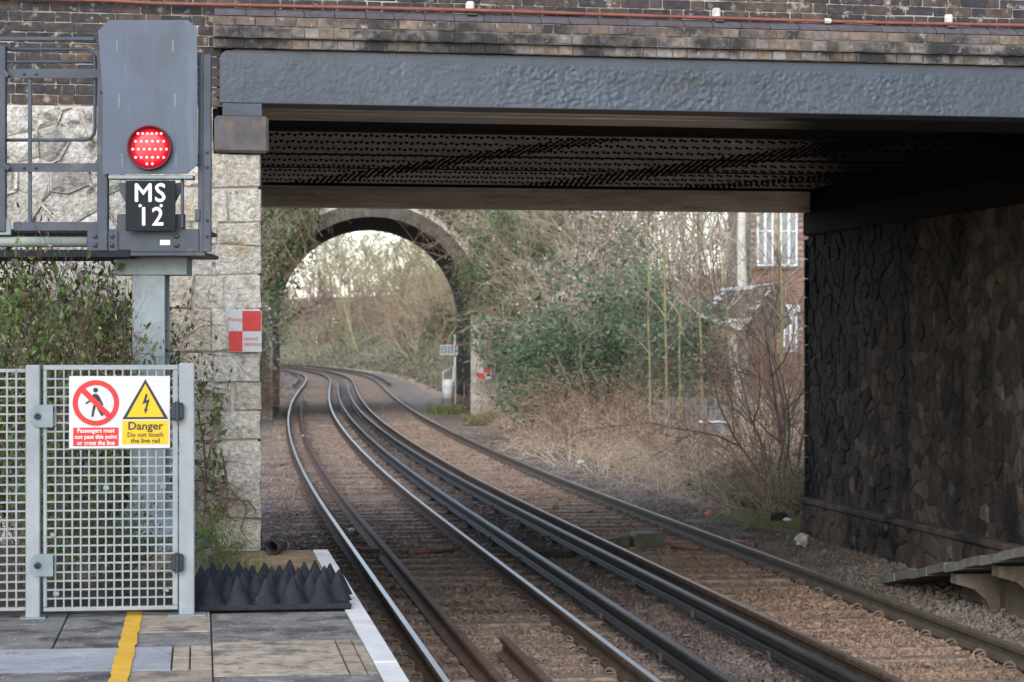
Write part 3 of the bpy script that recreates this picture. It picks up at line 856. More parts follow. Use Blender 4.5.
for (xa, xb, wd) in ((1.1, 3.5, .62), (4.15, 6.2, .85)):
    mb = MB()
    vs = [(xa - .03, 12.05, ZS + .294), (xa + wd, 12.05, ZS + .294), (xb + wd, 4.2, ZS + .294), (xb - .03, 4.2, ZS + .294)]
    mb.add(vs + [(x, y, z + .005) for x, y, z in vs], [(0, 1, 2, 3), (4, 5, 6, 7), (0, 1, 5, 4), (1, 2, 6, 5), (2, 3, 7, 6), (3, 0, 4, 7)])
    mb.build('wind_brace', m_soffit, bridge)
ZT0 = ZS + .397
# parapet: recessed core and each brick laid on it
mb = MB(); mb.box(-4.2, 9.6, .03, .40, ZS + .4, 6.05); mb.box(-4.2, XL - .02, .031, .401, 4.16, ZS + .399)
mb.build('parapet_core', m_brickmortar, bridge)
mb = MB(); mb.cbox(-4.3, 9.7, -.06, .5, 6.06, 6.17, .02); mb.build('parapet_coping', m_brickblue, bridge)
mb = MB(); mb.box(XL - .05, 9.55, .03 - .066, .029, ZT0 + .003, ZT0 + .0745); mb.box(XL - .05, 9.55, .03 - .112, .0285, ZT0 + .0755, ZT0 + .229); mb.build('course_backing', m_coursemortar, bridge)
rb = random.Random(5)
def course(z, h, l, x0, x1, proud, mt, y=.03, flemish=False, objs=True, bags=None, start=0):
    x = x0 + start
    ls = []
    i = 0
    while x < x1:
        ll = l if not flemish else (l if i % 2 == 0 else l * .48)
        ll *= rb.uniform(.93, 1.05)
        e = min(x + ll, x1 + .1)
        ls.append((x, e)); x = e; i += 1
    for (a, b) in ls:
        c = (a + b) / 2
        if b - a < .04: continue
        bags.append((c, z + h / 2 + rb.uniform(-.002, .002), b - a - .011, h - .011, proud + rb.uniform(-.004, .005), mt, y))
bag = []
ZT = ZS + .397
course(ZT, .073, .112, XL - .04, 9.5, .075, m_brickheader, bags=bag)            # lowest, stepped back under the drip
course(ZT + .075, .078, .112, XL - .04, 9.5, .12, m_brickheader, bags=bag)
course(ZT + .155, .075, .150, XL - .04, 9.5, .12, m_bricktan, bags=bag)
z = ZT + .305
k = 0
while z < 5.5:
    course(z, .075, .222, -3.0, 9.5, .010, m_brick, flemish=True, bags=bag, start=-.11 * (k % 2)); z += .075; k += 1
# left return of the brickwork, down to the stone
z = 4.165; k = 0
while z < ZT + .30:
    course(z, .075, .222, -3.0, XL - .05, .010, m_brick, flemish=(k % 2 == 0), bags=bag, start=-.11 * (k % 2)); z += .075; k += 1
# sloping blue course
chb = []
x = XL - .04
while x < 9.5:
    l = .222 * rb.uniform(.95, 1.04); chb.append((x, x + l - .006)); x += l
def vis(c):                                          # how large it shows: in view first
    px = 512 + F * (BO[0] + c[0] * math.cos(BR)) / (BO[1] + c[0] * math.sin(BR)); Y = BO[1] + c[0] * math.sin(BR)
    py = 341 - (c[1] - EYE) * F / Y
    return (0 if (-12 < px < 1036 and py > -4) else 1, abs(px - 400))
bag.sort(key=vis)
rest = {}
bm_cache = {}
for i, (c, zc, l, h, pr, mt, y) in enumerate(bag):
    if i < 560 and vis((c, zc))[0] == 0:
        key = (round(l, 2), round(h, 3), mt.name, i % 3)
        if key not in bm_cache: bm_cache[key] = brick_mesh(round(l, 2), h, 1.0, hash(key[:2]) % 997 + i % 3, mt)
        me = bm_cache[key]
        o = inst('brick', me, bridge, (c, y, zc), (0, 0, 0), (1, 1, 1))
        o.scale = (1, pr, 1)
    else:
        rest.setdefault(mt.name, MB()).cbox(c - l / 2, c + l / 2, y - pr, y + .03, zc - h / 2, zc + h / 2, .006)
for k_, mb in rest.items():
    o = mb.build('further_bricks', MATS[k_], bridge); o['kind'] = 'stuff'
for a, b in chb:
    mb = MB()
    poly = [(.03, 0), (-.085, 0), (-.09, .018), (.0, .066), (.03, .066)]
    v = [(-(b - a) / 2, y, zz) for y, zz in poly] + [((b - a) / 2, y, zz) for y, zz in poly]
    n = 5
    mb.add(v, [tuple(range(n)), tuple(reversed(range(n, 2 * n)))] + [(i, i + n, (i + 1) % n + n, (i + 1) % n) for i in range(n)])
    px = 512 + F * (BO[0] + a) / 16.6
    mb.build('bullnose_brick', m_brickblue, bridge, loc=((a + b) / 2, rb.uniform(-.003, .003), ZT + .234))

# red conduit along the parapet
pipe = thing('conduit_pipe', 'thin red oxide conduit pipe running along the brick parapet', 'pipe', BO, BR)
zp = ZT + .318
pts = [(x, -.035 + .004 * math.sin(x * 3), zp + .006 * math.sin(x * 1.1) + (.012 if x < -1 else 0)) for x in np.arange(-3.5, 9.6, .3)]
MB().tube(pts, .0135, 8).build('pipe', m_pipe, pipe, True)
for px in (470, 716, 948):
    v = bv(px)
    mb = MB(); mb.cbox(v - .035, v + .03, -.035, .0, zp + .0, zp + .075, .012); mb.build('lime_patch', m_bracket, pipe)
    mb = MB(); mb.cbox(v - .025, v + .045, -.07, -.012, zp - .035, zp - .019, .004); mb.build('bracket', m_timber, pipe)
v = bv(826); mb = MB(); mb.lathe([(.0205, -.025), (.0205, .025)], n=8); o = mb.build('coupling', m_bracket, pipe); o.rotation_euler = (0, R(90), 0); o.location = (v, -.035, zp - .004)

# ------------------------------------------------------------------ left abutment
abL = thing('stone_abutment', 'pale ragstone bridge abutment with squared corner stones behind the signal', 'abutment', BO, BR)
mb = MB(); mb.box(-4.2, -.03, .0, WID, -.6, 3.79); mb.box(-4.2, XL - .05, .0, .42, 3.8, 4.155); mb.box(-4.2, -.02, .61, WID, 3.791, 4.565); mb.build('wall_core', m_mortar, abL)
mb = MB(); mb.cbox(XL - .04, .045, -.06, .6, 3.83, 4.10, .02); mb.build('bearing_block', m_pad, abL)
mb = MB(); mb.box(XL + .02, -.005, -.02, .5, 4.105, 4.195); mb.build('bearing_plate', m_girder, abL)
fL = lambda a, b, c: (a, -c, b)
ra = random.Random(21)
# squared corner stones, two to three wide
ys = [155, 188, 222, 246, 275, 309, 352, 383, 410, 441, 481, 518, 548, 580, 615]
cells = []
for i in range(len(ys) - 1):
    z1, z0 = bz(240, ys[i]), bz(240, ys[i + 1])
    xs = [-.345 + ra.uniform(-.03, .03) + (.10 if i % 3 == 1 else 0), -.0]
    cells.append([(xs[0], z0), (0, z0), (0, z1), (xs[0], z1)])
    xa = -.72 + ra.uniform(-.07, .07)
    if i % 2 == 0:
        xm = xa + (xs[0] - xa) * ra.uniform(.4, .6)
        cells.append([(xa, z0), (xm, z0), (xm, z1), (xa, z1)]); cells.append([(xm, z0), (xs[0], z0), (xs[0], z1), (xm, z1)])
    else:
        cells.append([(xa, z0), (xs[0], z0), (xs[0], z1), (xa, z1)])
    cells.append([(-.98, z0), (xa, z0), (xa, z1), (-.98, z1)])
cells.append([(-.98, 3.80), (XL - .045, 3.80), (XL - .045, 4.15), (-.98, 4.15)])
cells = [[(x_ + (ra.uniform(-.013, .013) if abs(x_) > .001 else ra.uniform(-.012, 0)), z_ + ra.uniform(-.013, .013)) for x_, z_ in c_] for c_ in cells]
lay_stones(cells, .003, .03, ra, fL, m_stone, abL, bevel=.012, vdepth=.55)
cellsU = voronoi(-3.2, -.98, 2.75, 4.15, .23, .20, 31, .42)
lay_stones(cellsU, .008, .028, ra, fL, m_rubble, abL, bevel=.03)
cellsD = voronoi(-3.2, -.98, -.1, 2.75, .36, .27, 33, .40)
lay_stones(cellsD, .012, .045, ra, fL, m_rubdark, abL, bevel=.03)
# raised ribbon pointing between the upper rubble
mb = MB()
for c in cellsU:
    for i in range(len(c)):
        a, b = c[i], c[(i + 1) % len(c)]
        if ra.random() < .62 and (a[0], a[1]) < (b[0], b[1]) and math.hypot(a[0] - b[0], a[1] - b[1]) > .03:
            mb.bar((a[0], -.022, a[1]), (b[0], -.012, b[1]), .015, .03)
mb.v = [(x_ + ra.uniform(-.007, .007), y_ + ra.uniform(-.006, .006), z_ + ra.uniform(-.007, .007)) for x_, y_, z_ in mb.v]
o = mb.build('ribbon_pointing', m_rubble, abL); o['kind'] = 'stuff'
# hidden flank of the left abutment (faces the tracks)
cells = voronoi(0.05, WID, -.2, 3.8, .42, .30, 35)
mbx = MB()
for c in cells:
    c = shrink(c, .012)
    if c:
        vs, fs, o_ = stone_geo(c, .035, ra, lambda a, b, d: (-.035 + d, a, b)); mbx.add([tuple(np.add(v_, o_)) for v_ in vs], fs)
o = mbx.build('flank_stones', m_darkstone, abL); o['kind'] = 'stuff'

# ------------------------------------------------------------------ right abutment
abR = thing('stone_abutment', 'soot blackened rubble stone abutment wall filling the right side', 'abutment', BO, BR)
mb = MB(); mb.box(SPAN + .0, SPAN + 2.0, -.2, WID, -.6, 4.19); mb.build('wall_core', m_mortar_dark, abR)
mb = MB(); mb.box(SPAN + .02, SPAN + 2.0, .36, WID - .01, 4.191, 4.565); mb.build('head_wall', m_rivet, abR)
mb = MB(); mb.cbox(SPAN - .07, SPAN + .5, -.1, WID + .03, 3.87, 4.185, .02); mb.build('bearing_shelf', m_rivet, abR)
fR = lambda a, b, c: (SPAN - c, a, b)
cells = voronoi(3.6, WID, .33, 3.87, .24, .165, 41, .47)
rr_ = random.Random(9)
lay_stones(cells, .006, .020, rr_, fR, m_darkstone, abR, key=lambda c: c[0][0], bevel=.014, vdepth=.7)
cells = voronoi(3.6, WID, -.4, .27, .34, .24, 43, .40)
fP = lambda a, b, c: (SPAN - .10 - c, a, b)
mb = MB(); mb.box(SPAN - .10, SPAN + .02, -.2, WID + .02, -.6, .25); mb.build('plinth_core', m_mortar_dark, abR)
lay_stones(cells, .009, .03, rr_, fP, m_plinth, abR, name='plinth_stone', bevel=.035, vdepth=.5)
mb = MB()
x = -.1
while x < WID - .4:
    l = min(rr_.uniform(.7, 1.2), WID + .02 - x); mb = MB(); mb.cbox(SPAN - .15, SPAN + .05, x + .004, x + l - .004, .262, .345, .02)
    mb.build('plinth_cap', m_plinth, abR); x += l
# the rear arris of the wall, end stones towards the light
zq = -.1
while zq < 3.7:
    h = rr_.uniform(.25, .4); mb = MB(); mb.cbox(SPAN - .05, SPAN + rr_.uniform(.3, .5), WID - .02, WID + .05, zq, zq + h - .01, .015); mb.build('end_stone', m_darkstone, abR); zq += h

# ------------------------------------------------------------------ ramp of the far platform (right)
# local frame: y runs along the edge away from the camera, falling into the ballast
RAo = Vector((3.98, 23.8, 0)); RAr = math.atan(.139)
ramp = thing('platform_ramp', 'stained concrete platform end ramp on curved brackets at the right edge', 'ramp', RAo, RAr)
def rz_(y): return min(.91, -.10 - y * .167)
y = 0.0; i = 0
while y > -9.0:
    y2 = y - .52
    mb = MB()
    za, zb = rz_(y), rz_(y2)
    v = []
    for (xx) in (0.0, 1.35):
        v += [(xx, y - .005, za), (xx, y2 + .005, zb), (xx, y2 + .005, zb - .085), (xx, y - .005, za - .085)]
    mb.add(v, [(0, 1, 2, 3), (4, 5, 6, 7), (0, 1, 5, 4), (1, 2, 6, 5), (2, 3, 7, 6), (3, 0, 4, 7)])
    mb.build('ramp_slab', m_rampslab, ramp, loc=(rb.uniform(-.012, .012), 0, rb.uniform(-.004, .008) + .012 * (i % 2)))
    y = y2; i += 1
for yb in (-2.2, -3.35, -4.55, -5.8, -7.0, -8.2):
    zt = rz_(yb) - .10
    mb = MB(); pol = [(.06, zt), (1.3, zt), (1.3, -.45), (.42, -.45), (.42, zt - .40), (.36, zt - .26), (.24, zt - .15), (.06, zt - .10)]
    v0 = [(x_, yb - .09, z_) for x_, z_ in pol]; v1 = [(x_, yb + .09, z_) for x_, z_ in pol]; n = len(pol)
    mb.add(v0 + v1, [tuple(range(n)), tuple(reversed(range(n, 2 * n)))] + [(i_, i_ + n, (i_ + 1) % n + n, (i_ + 1) % n) for i_ in range(n)])
    mb.build('bracket', m_conc, ramp)
mb = MB()
v = [(.5, -1.2, -.45), (.5, -9, -.45), (.5, -9, rz_(-9) - .11), (.5, -6.2, rz_(-6.2) - .11), (.5, -1.2, rz_(-1.2) - .11)]
mb.add(v + [(.6, b_, c_) for a_, b_, c_ in v], [(0, 1, 2, 3, 4), (9, 8, 7, 6, 5), (0, 1, 6, 5), (1, 2, 7, 6), (2, 3, 8, 7), (3, 4, 9, 8), (4, 0, 5, 9)])
mb.build('rear_wall', m_conc, ramp)

# ------------------------------------------------------------------ near platform
PO = (-.815, 12.4, 0.0); PRt = R(8.1)
def gx(px):
    k = (px - 512) / F; c, s = math.cos(PRt), math.sin(PRt)
    return (k * PO[1] - PO[0]) / (c - s * k)
def gz(px, py): return wz(py, PO[1] + gx(px) * math.sin(PRt))
ZP = .915
def pl(px, py):                                        # pixel on the platform top -> local x, y
    Y = (EYE - ZP) * F / (py - 341); X = wx(px, Y)
    dx, dy = X - PO[0], Y - PO[1]; c, s = math.cos(PRt), math.sin(PRt)
    return dx * c + dy * s, -dx * s + dy * c
plat = thing('platform', None, None, PO, PRt, kind='structure')
YE = 3.82                                              # far end of the platform
mb = MB(); mb.box(-8, -.045, -16, YE - .005, -.6, ZP - .03); mb.build('platform_body', m_kerbside, plat)
def quad(name, pts, mt, z0, z1, loc=None, bev=.004):
    mb = MB(); n = len(pts)
    cx = sum(p[0] for p in pts) / n; cy = sum(p[1] for p in pts) / n
    ins = [(cx + (x - cx) * (1 - bev / max(.05, math.hypot(x - cx, y - cy))), cy + (y - cy) * (1 - bev / max(.05, math.hypot(x - cx, y - cy)))) for x, y in pts]
    v = [(x, y, z0) for x, y in pts] + [(x, y, z1 - bev) for x, y in pts] + [(x, y, z1) for x, y in ins]
    f = [tuple(range(n)), tuple(range(2 * n, 3 * n))]
    for r_ in (0, 1): f += [(r_ * n + i, r_ * n + (i + 1) % n, (r_ + 1) * n + (i + 1) % n, (r_ + 1) * n + i) for i in range(n)]
    mb.add(v, f)
    return mb.build(name, mt, plat)
def rect(name, x0, x1, y0, y1, mt, z1=ZP, j=.004):
    return quad(name, [(x0 + j, y0 + j), (x1 - j, y0 + j), (x1 - j, y1 - j), (x0 + j, y1 - j)], mt, ZP - .06, z1 + rb.uniform(-.002, .002))
EW = .115
# coping stones with the painted white edge
y = -14.0
while y < YE - .1:
    y2 = min(y + .93, YE)
    rect('coping_stone', -EW, 0, y, y2, m_edgewhite, ZP + .003, .002); y = y2
xj = pl(212, 650)[0]
yA = pl(280, 641)[1]; yB = pl(280, 675)[1]
rect('asphalt_slab', xj, -EW, yA, .12, m_asph)
xs_ = [xj, pl(343, 658)[0], pl(360, 658)[0], -EW]
for i in range(3): rect('paving_slab', xs_[i], xs_[i + 1], yB, yA, m_slabtan, ZP + .001)
rect('asphalt_slab', xj, -EW, yB - 1.3, yB, m_asph)
rect('paving_slab', xj, -EW, yB - 2.2, yB - 1.3, m_slabtan); rect('asphalt_slab', xj, -EW, -14, yB - 2.2, m_asph)
# brown boards beyond the rubber mat
rect('timber_board', xj + .1, -EW, 1.05, 1.95, m_slabbrown); rect('timber_board', xj + .1, -EW, 1.95, 2.9, m_slabbrown); rect('timber_board', xj + .1, -EW, 2.9, YE, m_slabbrown)
rect('timber_board', xj, -EW, .12, 1.05, m_slabbrown, ZP - .012)
# left of the joint
yl0, yl1 = pl(60, 649)[1], pl(60, 672)[1]
xy0, xy1 = pl(120, 640)[0], pl(137, 640)[0]
xm = pl(172, 660)[0]
rect('asphalt_slab', -8, pl(60, 632)[0], yl0, .22, m_asph); rect('asphalt_slab', pl(60, 632)[0], xy0 + .05, yl0, .22, m_slabtan if False else m_asph, ZP - .004)
rect('ribbed_strip', -8, xy0 + .05, yl1, yl0, m_slabgrey)
rect('asphalt_slab', -8, xy0 + .05, -14, yl1, m_asph)
rect('paving_slab', xy0 + .05, xj, pl(170, 632)[1], .22, m_slabtan)
rect('asphalt_slab', xy0 + .05, xj, yl0 + .02, pl(170, 632)[1], m_asph)
rect('inspection_cover', xy0 + .05, xm, yl1, yl0 + .02, m_slabgrey)
xb_ = pl(190, 660)[0]
rect('block_paver', xm, xb_, yl1, (yl0 + yl1) / 2, m_slabtan); rect('block_paver', xm, xb_, (yl0 + yl1) / 2, yl0 + .02, m_slabtan)
rect('block_paver', xb_, xj, yl1, (yl0 + yl1) / 2, m_slabtan); rect('block_paver', xb_, xj, (yl0 + yl1) / 2, yl0 + .02, m_slabtan)
rect('paving_slab', xy0 + .05, xj, yl1 - .45, yl1, m_slabtan); rect('asphalt_slab', xy0 + .05, xj, -14, yl1 - .45, m_asph)
mb = MB()
pts = []
for i in range(30):
    yy = .20 - i * .5
    pts.append(yy)
vv = []
for yy in np.arange(.2, -14, -.06):
    xo = (yy - .0) * .0
    vv.append((xy0 + xo + rb.uniform(-.006, .006), yy)); vv.append((xy1 + xo + rb.uniform(-.006, .006), yy))
mb.add([(x, y_, ZP + .006) for x, y_ in vv], [(2 * i, 2 * i + 1, 2 * i + 3, 2 * i + 2) for i in range(len(vv) // 2 - 1)])
mb.build('yellow_line', m_lineyellow, plat)
# soil behind the fence
mb = MB(); n = 24; xs_ = np.linspace(-8, xj + .35, n); ysv = np.linspace(.26, 3.75, n)
vv = []
for j, yy in enumerate(ysv):
    for i, xx in enumerate(xs_):
        e = min(1, (n - 1 - i) / 3.0, j / 1.0 + .15)
        vv.append((xx, yy, ZP - .02 + .10 * e * (0.6 + .5 * math.sin(xx * 4 + yy * 3)) + rb.uniform(-.01, .015)))
mb.add(vv, [(j * n + i, j * n + i + 1, (j + 1) * n + i + 1, (j + 1) * n + i) for j in range(n - 1) for i in range(n - 1)])
o = mb.build('soil_bed', m_soil, plat, True)

# ------------------------------------------------------------------ anti-trespass mat
xa, xb = pl(195, 613)[0] + .005, pl(352, 611)[0]
mat_o = thing('anti_trespass_mat', 'black rubber mat of pointed cones across the platform end', 'rubber mat', (0, 0, 0), 0)
mat_o.location = (PO[0], PO[1], ZP + .004); mat_o.rotation_euler = (0, 0, PRt)
y0m = pl(270, 611.5)[1]
mb = MB(); mb.cbox(xa, xb, y0m, y0m + 1.02, 0, .034, .008); mb.build('base', m_rubber, mat_o)
def cone_mesh(seed):
    r = random.Random(seed); mb = MB()
    n = 8; prof = [(.080, 0), (.073, .012), (.013, .138), (.004, .152)]
    vs = []; fs = []
    for r0, h in prof:
        for k in range(n):
            a = 2 * math.pi * (k + .5) / n; q = 1.0 / max(abs(math.cos(a)), abs(math.sin(a))) if h < .05 else 1.04
            q = .55 * q + .45
            vs.append((r0 * q * math.cos(a), r0 * q * math.sin(a), h))
    for i in range(3):
        for k in range(n): fs.append((i * n + k, i * n + (k + 1) % n, (i + 1) * n + (k + 1) % n, (i + 1) * n + k))
    fs.append(tuple(range(24, 32)))
    mb.add(vs, fs)
    mb.v = [(x + z * .08 * r.uniform(-1, 1) * .2, y, z * r.uniform(.985, 1.015)) for x, y, z in mb.v]
    return mb.mesh('cone', m_rubber, True)
CM = [cone_mesh(i) for i in range(3)]
nx = 6; pitch = (xb - xa) / (nx - .35)
for j in range(7):
    for i in range(nx):
        cx = xa + .02 + (i + (.40, .10, .62, .28, .75, .05, .50, .2)[j]) * pitch
        if cx > xb - .03: continue
        s_ = 1.0 if (i + j) % 3 else 1.06
        inst('cone', CM[(i * 2 + j) % 3], mat_o, (cx, y0m + .085 + j * .138, .03), (rb.uniform(-.03, .03), rb.uniform(-.03, .03), rb.uniform(-.1, .1)), (s_, s_, s_ * rb.uniform(.95, 1.06)))

# ------------------------------------------------------------------ fence and gate
def grate(parent, x0, x1, z0, z1, yb, nx, nz, wb=.009, db=.032, skip=None):
    vm = MB(); vm.box(-wb / 2, wb / 2, 0, db, 0, z1 - z0); vme = vm.mesh('bar', m_grp)
    hm = MB(); hm.box(0, x1 - x0, .001, db - .001, -wb / 2, wb / 2); hme = hm.mesh('bar', m_grp)
    for i in range(1, nx): inst('upright_bar', vme, parent, (x0 + (x1 - x0) * i / nx, yb, z0))
    for j in range(1, nz): inst('cross_bar', hme, parent, (x0, yb, z0 + (z1 - z0) * j / nz))
fence = thing('platform_fence', 'pale grey grating fence with posts either side of the gate', 'fence', PO, PRt)
gate = thing('platform_gate', 'pale grey grating gate closing off the platform end', 'gate', PO, PRt)
FY = .02
def post(px0, px1, py0, py1, dp=.07):
    mb = MB(); mb.cbox(gx(px0), gx(px1), FY - .02, FY - .02 + dp, ZP, gz((px0 + px1) / 2, py0), .006)
    mb.build('fence_post', m_grp, fence)
post(25.5, 40, 365, 615); post(179, 194.5, 363, 614)
mb = MB(); mb.cbox(gx(168), gx(206), FY - .05, FY + .09, ZP, ZP + .012, .003); mb.build('base_plate', m_galv, fence)
mb = MB(); mb.cbox(gx(20), gx(46), FY - .05, FY + .09, ZP, ZP + .012, .003); mb.build('base_plate', m_galv, fence)
zt, zb = gz(10, 370), gz(10, 609)
x0 = gx(-160); x1 = gx(25)
grate(fence, x0, x1, zb, zt, FY, 20, 27)
mb = MB(); mb.box(x0 - .02, x1, FY, FY + .034, zt - .012, zt + .006); mb.build('top_rail', m_grp, fence)
mb = MB(); mb.box(x0 - .02, x1, FY, FY + .034, zb - .012, zb + .006); mb.build('bottom_rail', m_grp, fence)
mb = MB(); mb.cbox(gx(-172), gx(-158), FY - .02, FY + .05, ZP, zt + .03, .006); mb.build('fence_post', m_grp, fence)
# gate leaf
gx0, gx1 = gx(43), gx(178); gzt, gzb = gz(110, 365), gz(110, 611)
mb = MB(); mb.cbox(gx0, gx1, FY - .003, FY + .037, gzt - .028, gzt, .003); mb.build('top_rail', m_grp, gate)
mb = MB(); mb.cbox(gx0, gx1, FY - .003, FY + .037, gzb, gzb + .022, .003); mb.build('bottom_rail', m_grp, gate)
for (a, b) in ((gx0 + .0, gx0 + .02), (gx1 - .03, gx1 - .0)):
    mb = MB(); mb.cbox(a, b, FY - .002, FY + .036, gzb + .024, gzt - .03, .003); mb.build('stile', m_grp, gate)
grate(gate, gx0 + .02, gx1 - .03, gzb + .022, gzt - .028, FY, 15, 27, .0085)
for py in (416, 565):
    z = gz(45, py); a, b = gx(30), gx(53)
    mb = MB(); poly = [(a, z - .03), (a + .03, z - .062), (b, z - .062), (b, z + .062), (a + .03, z + .062), (a, z + .03)]
    mb.prism(poly, FY - .030, FY - .022); hp = mb.build('latch_plate', m_galv, gate)
    mb = MB(); mb.lathe([(.019, 0), (.019, -.012), (.010, -.014), (.010, 0)], (gx(37.5), FY - .03, z), 'y', 12); mb.build('ring', m_hinge, hp)
for py in (411, 562):
    z = gz(178, py); a, b = gx(171), gx(183.5)
    mb = MB(); mb.cbox(a, b, FY - .06, FY - .022, z - .047, z + .047, .008); mb.tube([((a + b) / 2, FY - .062, z - .055), ((a + b) / 2, FY - .062, z + .055)], .014, 8)
    mb.build('hinge', m_hinge, gate)
for (px, py) in ((53, 424), (53, 535), (56, 594), (166, 590), (163, 487), (106, 488)):
    mb = MB(); mb.cbox(gx(px) - .016, gx(px) + .016, FY - .008, FY - .003, gz(px, py) - .012, gz(px, py) + .012, .002); mb.build('fixing_clip', m_galv, gate)

# text to mesh
def text(body, size, loc, parent, mt, align='CENTER', name='lettering', bold=0.0, sx=1.0, spacing=1.0, fat=0.0):
    cu = bpy.data.curves.new('t', 'FONT'); cu.body = body; cu.size = size; cu.align_x = align; cu.align_y = 'CENTER'
    cu.extrude = .0006; cu.offset = bold; cu.space_character = spacing; cu.resolution_u = 3
    ob = bpy.data.objects.new('t', cu); COL.objects.link(ob)
    dg = bpy.context.evaluated_depsgraph_get(); dg.update()
    me = bpy.data.meshes.new_from_object(ob.evaluated_get(dg)); me.name = name
    bpy.data.objects.remove(ob); me.materials.clear(); me.materials.append(mt)
    if fat:
        v0 = [tuple(v.co) for v in me.vertices]; f0 = [tuple(p.vertices) for p in me.polygons]; vs = []; fs = []
        for i, (dx, dy) in enumerate(((0, 0), (fat, 0), (-fat, 0), (0, fat), (0, -fat))):
            fs += [tuple(len(vs) + k for k in f) for f in f0]; vs += [(x + dx, y + dy, z + .0002 * i) for x, y, z in v0]
        me = bpy.data.meshes.new(name); me.from_pydata(vs, [], fs); me.materials.append(mt)
    o = bpy.data.objects.new(name, me); o.location = loc; o.rotation_euler = (R(90), 0, 0); o.scale = (sx, 1, 1)
    return link(o, parent)

# warning sign on the gate
sgn = thing('warning_sign', 'white safety sign with prohibition circle and yellow danger triangle on the gate', 'sign', PO, PRt)
sx0, sx1 = gx(69), gx(170); sz1, sz0 = gz(120, 376), gz(120, 448.5)
SY = FY - .016
mb = MB(); mb.cbox(sx0, sx1, SY, SY + .006, sz0, sz1, .0015); mb.build('board', m_signwhite, sgn)
W_, H_ = sx1 - sx0, sz1 - sz0
def S(u, v): return sx0 + u * W_, sz0 + v * H_
def flat(name, pts, mt, k=1):
    mb = MB(); mb.prism(pts, SY - .0012 * k, SY - .0012 * (k - 1) - .0004); return mb.build(name, mt, sgn)
cx, cz = S(.265, .63); r1, r0 = H_ * .315, H_ * .245
N_ = 40
mb = MB()
v = []
for k in range(N_):
    a = 2 * math.pi * k / N_
    for r_, y_ in ((r0, SY - .0024), (r1, SY - .0024)): v.append((cx + r_ * math.cos(a), y_, cz + r_ * math.sin(a)))
mb.add(v, [(2 * k, 2 * k + 1, (2 * k + 3) % (2 * N_), (2 * k + 2) % (2 * N_)) for k in range(N_)]); mb.build('prohibition_ring', m_red, sgn)
mb = MB(); mb.bar((cx - r0 * .74, SY - .0034, cz + r0 * .74), (cx + r0 * .74, SY - .0034, cz - r0 * .74), .030, .0008); mb.build('prohibition_bar', m_red, sgn)
u = r0 / 1.0
fig = thing('walking_figure', None, None); fig.parent = sgn
def fpart(nm, pts):
    mb = MB(); mb.prism([(cx + a * u, cz + b * u) for a, b in pts], SY - .0018, SY - .0004); mb.build(nm, m_ink, fig)
fpart('head', [(-.02 + .14 * math.cos(a), .72 + .14 * math.sin(a)) for a in np.linspace(0, 2 * math.pi, 14)[:-1]])
fpart('torso', [(-.17, .48), (.02, .53), (.17, .40), (.16, -.02), (-.12, -.02)])
fpart('arm', [(.12, .44), (.20, .36), (.42, -.10), (.34, -.14), (.08, .22)])
fpart('arm', [(-.14, .47), (-.22, .12), (-.55, -.08), (-.59, 0.0), (-.32, .18), (-.25, .42)])
fpart('leg', [(-.12, 0), (.05, 0), (-.06, -.38), (-.13, -.78), (-.26, -.78), (-.2, -.38)])
fpart('leg', [(.02, 0), (.17, 0), (.21, -.30), (.43, -.68), (.32, -.76), (.08, -.36)])
tx, tz = S(.755, .655)
def tri(k, r): return [(tx - r * 1.0, tz - r * .80), (tx + r * 1.0, tz - r * .80), (tx, tz + r * .96)]
flat('triangle_border', tri(0, H_ * .315), m_ink, 1); flat('triangle', [(tx - H_ * .25, tz - H_ * .222), (tx + H_ * .25, tz - H_ * .222), (tx, tz + H_ * .235)], m_yellow, 2)
bolt = [(.02, .75), (.16, .70), (.05, .30), (.30, .42), (.10, -.30), (.19, -.28), (-.02, -.62), (-.10, -.22), (-.02, -.27), (.08, .15), (-.20, .05)]
q = H_ * .205
flat('lightning_bolt', [(tx + a * q, tz - H_ * .055 + b * q) for a, b in bolt], m_ink, 3)
ax, az = S(.04, .035); bx_, bz_ = S(.49, .29)
flat('red_panel', [(ax, az), (bx_, az), (bx_, bz_), (ax, bz_)], m_red, 1)
cx2, cz2 = S(.525, .055); dx_, dz_ = S(.985, .385)
flat('yellow_panel', [(cx2, cz2), (dx_, cz2), (dx_, dz_), (cx2, dz_)], m_yellow, 1)
for i, s_ in enumerate(('Passengers must', 'not pass this point', 'or cross the line')):
    text(s_, .0335, ((ax + bx_) / 2, SY - .0022, bz_ - (.5 + i) * (bz_ - az) / 3.0), sgn, m_whitepaint, sx=.92, fat=.0007)
text('Danger', .062, ((cx2 + dx_) / 2, SY - .0022, dz_ - .24 * (dz_ - cz2)), sgn, m_ink, sx=1.05, fat=.0012)
for i, s_ in enumerate(('Do not touch', 'the live rail')):
    text(s_, .036, ((cx2 + dx_) / 2, SY - .0022, dz_ - (.60 + i * .25) * (dz_ - cz2)), sgn, m_ink, sx=1.0, fat=.0005)

# ------------------------------------------------------------------ the colour light signal
GY = 14.5
sig = thing('railway_signal', 'grey colour light signal showing red on a galvanised post with railed platform', 'signal', (wx(151, GY), GY, ZP))
ox, oz = wx(151, GY), ZP
def sp(px, py, dy): Y = GY + dy; return wx(px, Y) - ox, dy, wz(py, Y) - oz
def sbox(name, px0, px1, py0, py1, d0, d1, mt, b=.004, parent=None):
    x0, _, z1 = sp(px0, py0, d0); x1, _, z0 = sp(px1, py1, d0)
    mb = MB(); mb.cbox(x0, x1, d0, d1, z0, z1, min(b, (x1 - x0) * .3, (z1 - z0) * .3)); return mb.build(name, mt, parent or sig)
